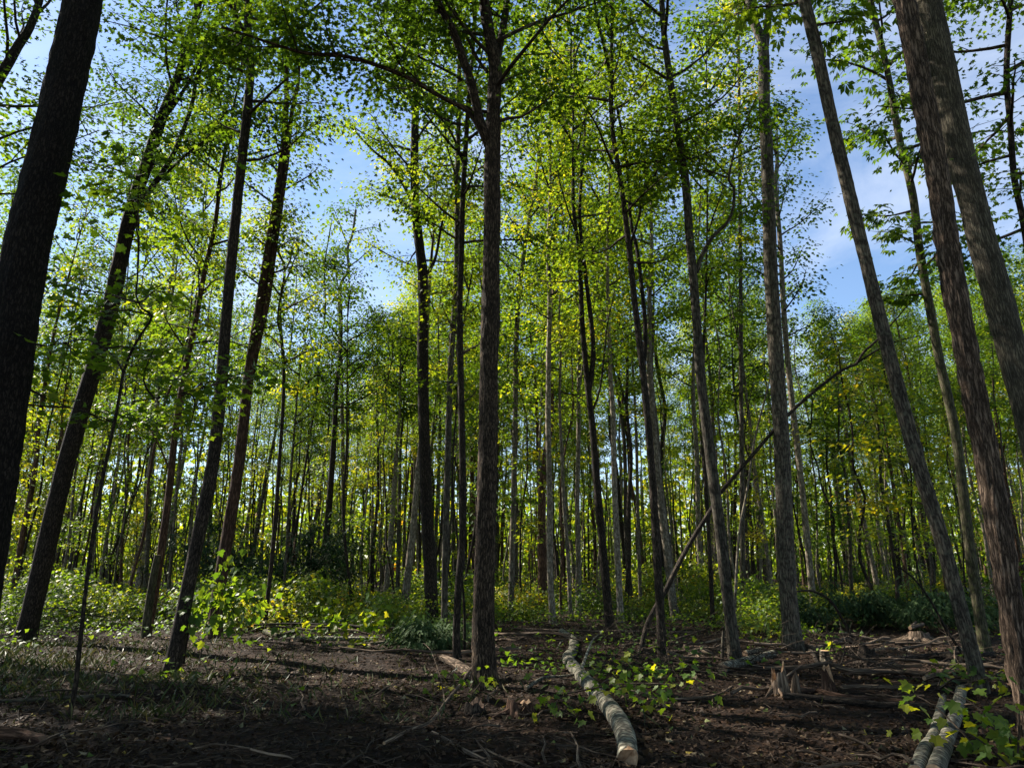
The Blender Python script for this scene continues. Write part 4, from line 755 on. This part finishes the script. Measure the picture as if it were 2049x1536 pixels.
def stump(name, label, px, py, wpx, h, bk='dead', jag=0.0, roots=5, seg=22, top=WOOD_CUT, seed=0):
    rng = rs(label); c = on_ground(px, py); r = .5 * wpx * m_per_px(c); root = empty(name, c); tag(root, label, 'stump')
    n = 7; P = np.zeros((n, 3)); P[:, 2] = np.linspace(-.1, h, n); R = r * np.linspace(1.12, .9, n)
    b = Buf(); b.tube(P, R, seg, 0, rough=.18, fine=.01, flare=.3, rng=rng, caps=False); V = b.v[0].reshape(n, seg, 3)
    ang = np.arange(seg) / seg * 6.283; off = rng.random() * 9
    hz = 1 + jag / h * (vnoise(np.stack([np.cos(ang) * 1.3 + off, np.sin(ang) * 1.3, 0 * ang], -1)) * 1.6 + .5 * vnoise(np.stack([np.cos(ang) * 5 + off, np.sin(ang) * 5, 0 * ang + 3], -1))) if jag else np.ones(seg)
    V[..., 2] *= np.clip(hz, .35, 3)[None]; b.v[0] = V.reshape(-1, 3)
    T = V[-1]; C = T.mean(0) * [1, 1, 1]; C[2] = T[:, 2].min() * (.75 if jag else 1.0); I = T * .55 + C * .45; I[:, 2] = C[2] + (T[:, 2] - C[2]) * (.35 if jag else 1) + rng.normal(0, .012 if jag else .002, seg)
    j = np.arange(seg); j2 = (j + 1) % seg
    b.raw(np.vstack([T, I, C[None]]), np.r_[np.stack([j, j2, seg + j2, seg + j], -1).ravel(), np.stack([seg + j, seg + j2, np.full(seg, 2 * seg)], -1).ravel()], np.r_[np.full(seg, 4), np.full(seg, 3)], 1)
    b.obj('bole', [BARK[bk], top], root)
    for i in range(roots):
        a = i / max(1, roots) * 6.28 + rng.normal(0, .3); l = r * rng.uniform(1.6, 3.0)
        Q = np.array([[math.cos(a) * r * .5, math.sin(a) * r * .5, h * .45], [math.cos(a) * r * 1.2, math.sin(a) * r * 1.2, h * .2], [math.cos(a + .2) * l, math.sin(a + .2) * l, -.03]])
        Q = resample(Q, .06); bb = Buf(); bb.tube(Q, np.linspace(r * .42, r * .12, len(Q)), 9, 0, rough=.2, fine=.006, rng=rng); bb.obj('root', [BARK[bk]], root)
    return root
stump('tree_stump', 'wide weathered stump with gnarled roots before the hemlock heap', 1838, 1284, 46, .2, 'dead', jag=.06, roots=9, top=WOOD_ROT)
stump('tree_stump', 'small round grey stump beside the thick rooted trunk', 1652, 1326, 17, .2, 'grey', roots=3)
stump('tree_stump', 'low pale stump with long roots behind the dark flaky trunk', 1390, 1308, 46, .1, 'dead', jag=.04, roots=8, top=WOOD_ROT)
stump('broken_stump', 'jagged two-horned broken stump with smooth pale face', 1560, 1388, 30, .26, 'dead', jag=.14, roots=4, top=WOOD_TORN)
stump('broken_stump', 'small pointed splintered stub next to the two-horned stump', 1594, 1386, 16, .2, 'dead', jag=.09, roots=2, top=WOOD_TORN)
stump('broken_stump', 'shaggy shredded stub rising behind the thin reddish fallen stem', 1660, 1382, 24, .22, 'red', jag=.1, roots=3, top=WOOD_TORN)
stump('broken_stump', 'torn orange splintered stump beside the central trunk', 1040, 1425, 44, .1, 'red', jag=.12, roots=6, top=WOOD_TORN)
stump('cut_block', 'small pale sawn block on the soil under the hickories', 1921, 1311, 22, .16, 'pale', roots=0)
stump('root_mass', 'upturned clod of roots and soil in the brash', 1735, 1338, 40, .3, 'dark', jag=.12, roots=9, top=WOOD_ROT)
stump('wood_chunk', 'dark broken chunk of wood on the soil near the forked branch', 950, 1424, 30, .1, 'dark', jag=.05, roots=0, top=WOOD_ROT)
log('log_piece', 'stubby split piece perched on the wide weathered stump', [(1824, 1279), (1836, 1275), (1850, 1271)], 8, 8, 'dead', 10, .1, 0, lift=.22)
log('log_piece', 'thin split piece propped beside the perched stubby one', [(1826, 1276), (1832, 1272), (1836, 1268)], 5, 6, 'dead', 10, .1, 0, lift=.25)
log('exposed_root', 'dark snaking root reaching from the thick rooted trunk', [(1606, 1300), (1625, 1310), (1634, 1326), (1640, 1338)], 12, 5, 'dark', 10, .15, .004, 'rot', lift=.02, cat='root')

# individual sticks on the ground
rng = np.random.default_rng(77)
STK = []
for k in range(8):
    ln = rng.uniform(.5, 1.1); P = np.zeros((7, 3)); P[:, 0] = np.linspace(-ln / 2, ln / 2, 7); P[:, 1:] += np.cumsum(rng.normal(0, .025, (7, 2)), 0); P[:, 2] = np.abs(P[:, 2]) + .012
    b = Buf(); b.tube(P, np.linspace(.014, .006, 7), 6, 0, rough=.15, rng=rng)
    if k % 2:
        i = 3; Q = np.array([P[i], P[i] + [.1, .1, .03], P[i] + [.22, .17, .02]]); b.tube(Q, np.array([.008, .006, .003]), 5, 0, rng=rng)
    STK.append(b.mesh('fallen_stick', [BARK['dead' if k % 3 else 'twig']]))
for k in range(140):
    y = 6 + 15 * rng.random() ** 1.4; x = rng.uniform(-.74, .74) * y
    o = bpy.data.objects.new('fallen_stick', STK[k % 8]); COL.objects.link(o); o.location = (x, y, gh(x, y) + .01); o.rotation_euler = (rng.normal(0, .12), rng.normal(0, .12), rng.uniform(0, 6.28)); s = rng.uniform(.45, 1.15); o.scale = (s, s, s)
    tag(o, 'small broken stick lying loose on the churned soil', 'stick', 'sticks strewn over the soil')

for k in range(34):
    if k < 24: x, y = rng.uniform(2.5, 8.5), rng.uniform(9.3, 15.5)
    else: x, y = rng.uniform(-5.5, 2.0), rng.uniform(13.5, 18)
    o = bpy.data.objects.new('fallen_branch', STK[int(rng.choice([1, 2, 4, 5, 7]))]); COL.objects.link(o); s = rng.uniform(1.7, 3.0)
    o.location = (x, y, gh(x, y) + .03); o.rotation_euler = (rng.normal(0, .05), rng.normal(0, .05), rng.normal(0, .45) + (math.pi if k % 2 else 0)); o.scale = (s, s * .9, s * .9)
    tag(o, 'bare dead branch lying flat among the stumps and felled stems', 'branch', 'bare branches strewn among the stumps')
def brushwood(label, px, py, rx, ry, n, seed):
    rng = np.random.default_rng(seed); c = on_ground(px, py); b = Buf()
    for i in range(n):
        p = np.array([rng.normal(0, rx), rng.normal(0, ry), 0]); p[2] = gh(c[0] + p[0], c[1] + p[1]) - c[2] + rng.uniform(0, .2); a = rng.uniform(0, 6.28); d = np.array([math.cos(a), math.sin(a) * .6, rng.normal(.15, .3)]); ln = rng.uniform(.4, 1.3); P = [p]
        for k in range(5): d = unit(d + rng.normal(0, .18, 3)); P.append(P[-1] + d * ln / 5)
        P = np.array(P); r = rng.uniform(.004, .01); b.tube(P, np.linspace(r, .002, 6), 4, 0, caps=False)
        for k in (2, 3, 4): q = unit(d + rng.normal(0, .7, 3)) * ln * .25; b.tube(np.array([P[k], P[k] + q * .6 + rng.normal(0, .02, 3), P[k] + q]), np.array([.004, .003, .0015]), 3, 0, caps=False)
    o = b.obj('brushwood', [BARK['twig']]); o.location = c; tag(o, label, 'brushwood', kind='stuff')
brushwood('tangle of bare twigs around the low-splitting dark trunk', 1200, 1290, 1.4, .9, 90, 91)
brushwood('tangle of bare black twigs behind the felled maple leaves', 1300, 1345, 1.0, .5, 70, 92)
brushwood('loose brash of twigs among the fallen stems under the hickories', 1790, 1345, 1.2, .9, 80, 93)
brushwood('thin twigs cluttering the ground beside the leaning pole foot', 1420, 1300, .9, .7, 50, 94)
# uncountable litter, clods, twigs, weeds and grass
def scatter_leaves(name, label, m, tpl, size, tints, matl, yr, seed, zoff=.012, upright=.35, mask=None, cat='leaf litter', pw=1.5):
    rng = np.random.default_rng(seed); y = yr[0] + (yr[1] - yr[0]) * rng.random(m) ** pw; x = rng.uniform(-.78, .78, m) * (y + .5)
    if mask is not None:
        k = mask(x, y, rng); x, y = x[k], y[k]; m = len(x)
    z = ground_h(x, y) + zoff * (.3 + rng.random(m) * 1.6)
    a = rng.uniform(0, 6.28, m); fw = np.stack([np.cos(a), np.sin(a), rng.normal(0, .3, m)], -1); nr = np.array([0, 0, 1.]) + rng.normal(0, upright, (m, 3))
    b = Buf(); b.leaves(tpl, np.stack([x, y, z], -1), fw, nr, rng.uniform(*size, m), np.clip(tints(rng, m), 0, 1), 0)
    return tag(b.obj(name, [matl]), label, cat, kind='stuff')
dens = lambda x, y, r: (fbm2(x, y, 1.4, 3, 40) + r.normal(0, .35, len(x))) > -.15 + .55 * np.exp(-((x + 1.6) / 1.6) ** 2 - ((y - 8.5) / 2.6) ** 2)
scatter_leaves('leaf_litter', 'brown and pale fallen leaves strewn over the soil', 34000, TRI, (.035, .085), lambda r, m: r.choice([.2, .4, .55, .7, .8, .92, 1.0], m, p=[.46, .30, .11, .045, .025, .04, .02]) + r.normal(0, .06, m), LITTER, (5.5, 24), 61, upright=.5, mask=dens)
scatter_leaves('soil_crumbs_litter', 'dark crumbs of bark and soil on the ground', 26000, SIMPLE, (.02, .06), lambda r, m: r.uniform(0, .4, m), LITTER, (5.5, 20), 62, upright=1.2, zoff=.015)
def twigs(m, seed):
    rng = np.random.default_rng(seed); b = Buf()
    y = 5.6 + 15 * rng.random(m) ** 1.5; x = rng.uniform(-.76, .76, m) * y; z = ground_h(x, y); a = rng.uniform(0, 6.28, m); ln = rng.uniform(.08, .4, m)
    for i in range(m):
        d = np.array([math.cos(a[i]), math.sin(a[i]), rng.normal(0, .12)]) * ln[i]; p = np.array([x[i], y[i], z[i] + .015])
        b.tube(np.array([p - d / 2, p + rng.normal(0, .02, 3), p + d / 2]), np.array([.005, .004, .002]) * rng.uniform(.7, 1.5), 3, 0, caps=False)
    tag(b.obj('twig_debris', [BARK['dead']]), 'fine broken twigs scattered through the litter', 'twigs', kind='stuff')
twigs(2600, 63)
scatter_leaves('ground_weeds_foliage', 'low green weeds and seedlings covering the clearing edge', 32000, TRI, (.05, .12), lambda r, m: r.normal(.38, .12, m), LEAF, (8.5, 34), 64, zoff=.16, upright=.5, pw=.9,
               mask=lambda x, y, r: (fbm2(x, y, 2.2, 3, 70) + r.normal(0, .3, len(x)) + np.clip((y - 17) / 6, -1, .8) + 1.1 * np.exp(-((x - 1.9) / 1.7) ** 2 - ((y - 11.5) / 3.0) ** 2)) > .05, cat='weeds')
def grass(m, seed):
    rng = np.random.default_rng(seed); y = rng.uniform(8, 16, m); x = -y * .72 + np.abs(rng.normal(0, 1, m)) * 3.2
    k = (fbm2(x, y, .8, 2, 80) + rng.normal(0, .3, m)) > -.1; x, y = x[k], y[k]; m = len(x)
    a = rng.uniform(0, 6.28, m); fw = np.stack([np.cos(a) * .7, np.sin(a) * .7, rng.uniform(.3, 1.2, m)], -1)
    b = Buf(); T = (np.array([(-.02, 0, 0), (.02, 0, 0), (.015, .6, .05), (0, 1, -.1), (-.015, .6, .05)]), [[0, 1, 2, 3, 4]])
    b.leaves(T, np.stack([x, y, ground_h(x, y)], -1), fw, rng.normal(0, 1, (m, 3)), rng.uniform(.08, .22, m), rng.random(m), 0)
    tag(b.obj('ground_grass', [GRASS]), 'sparse grass growing through the litter', 'grass', kind='stuff')
grass(6000, 65)
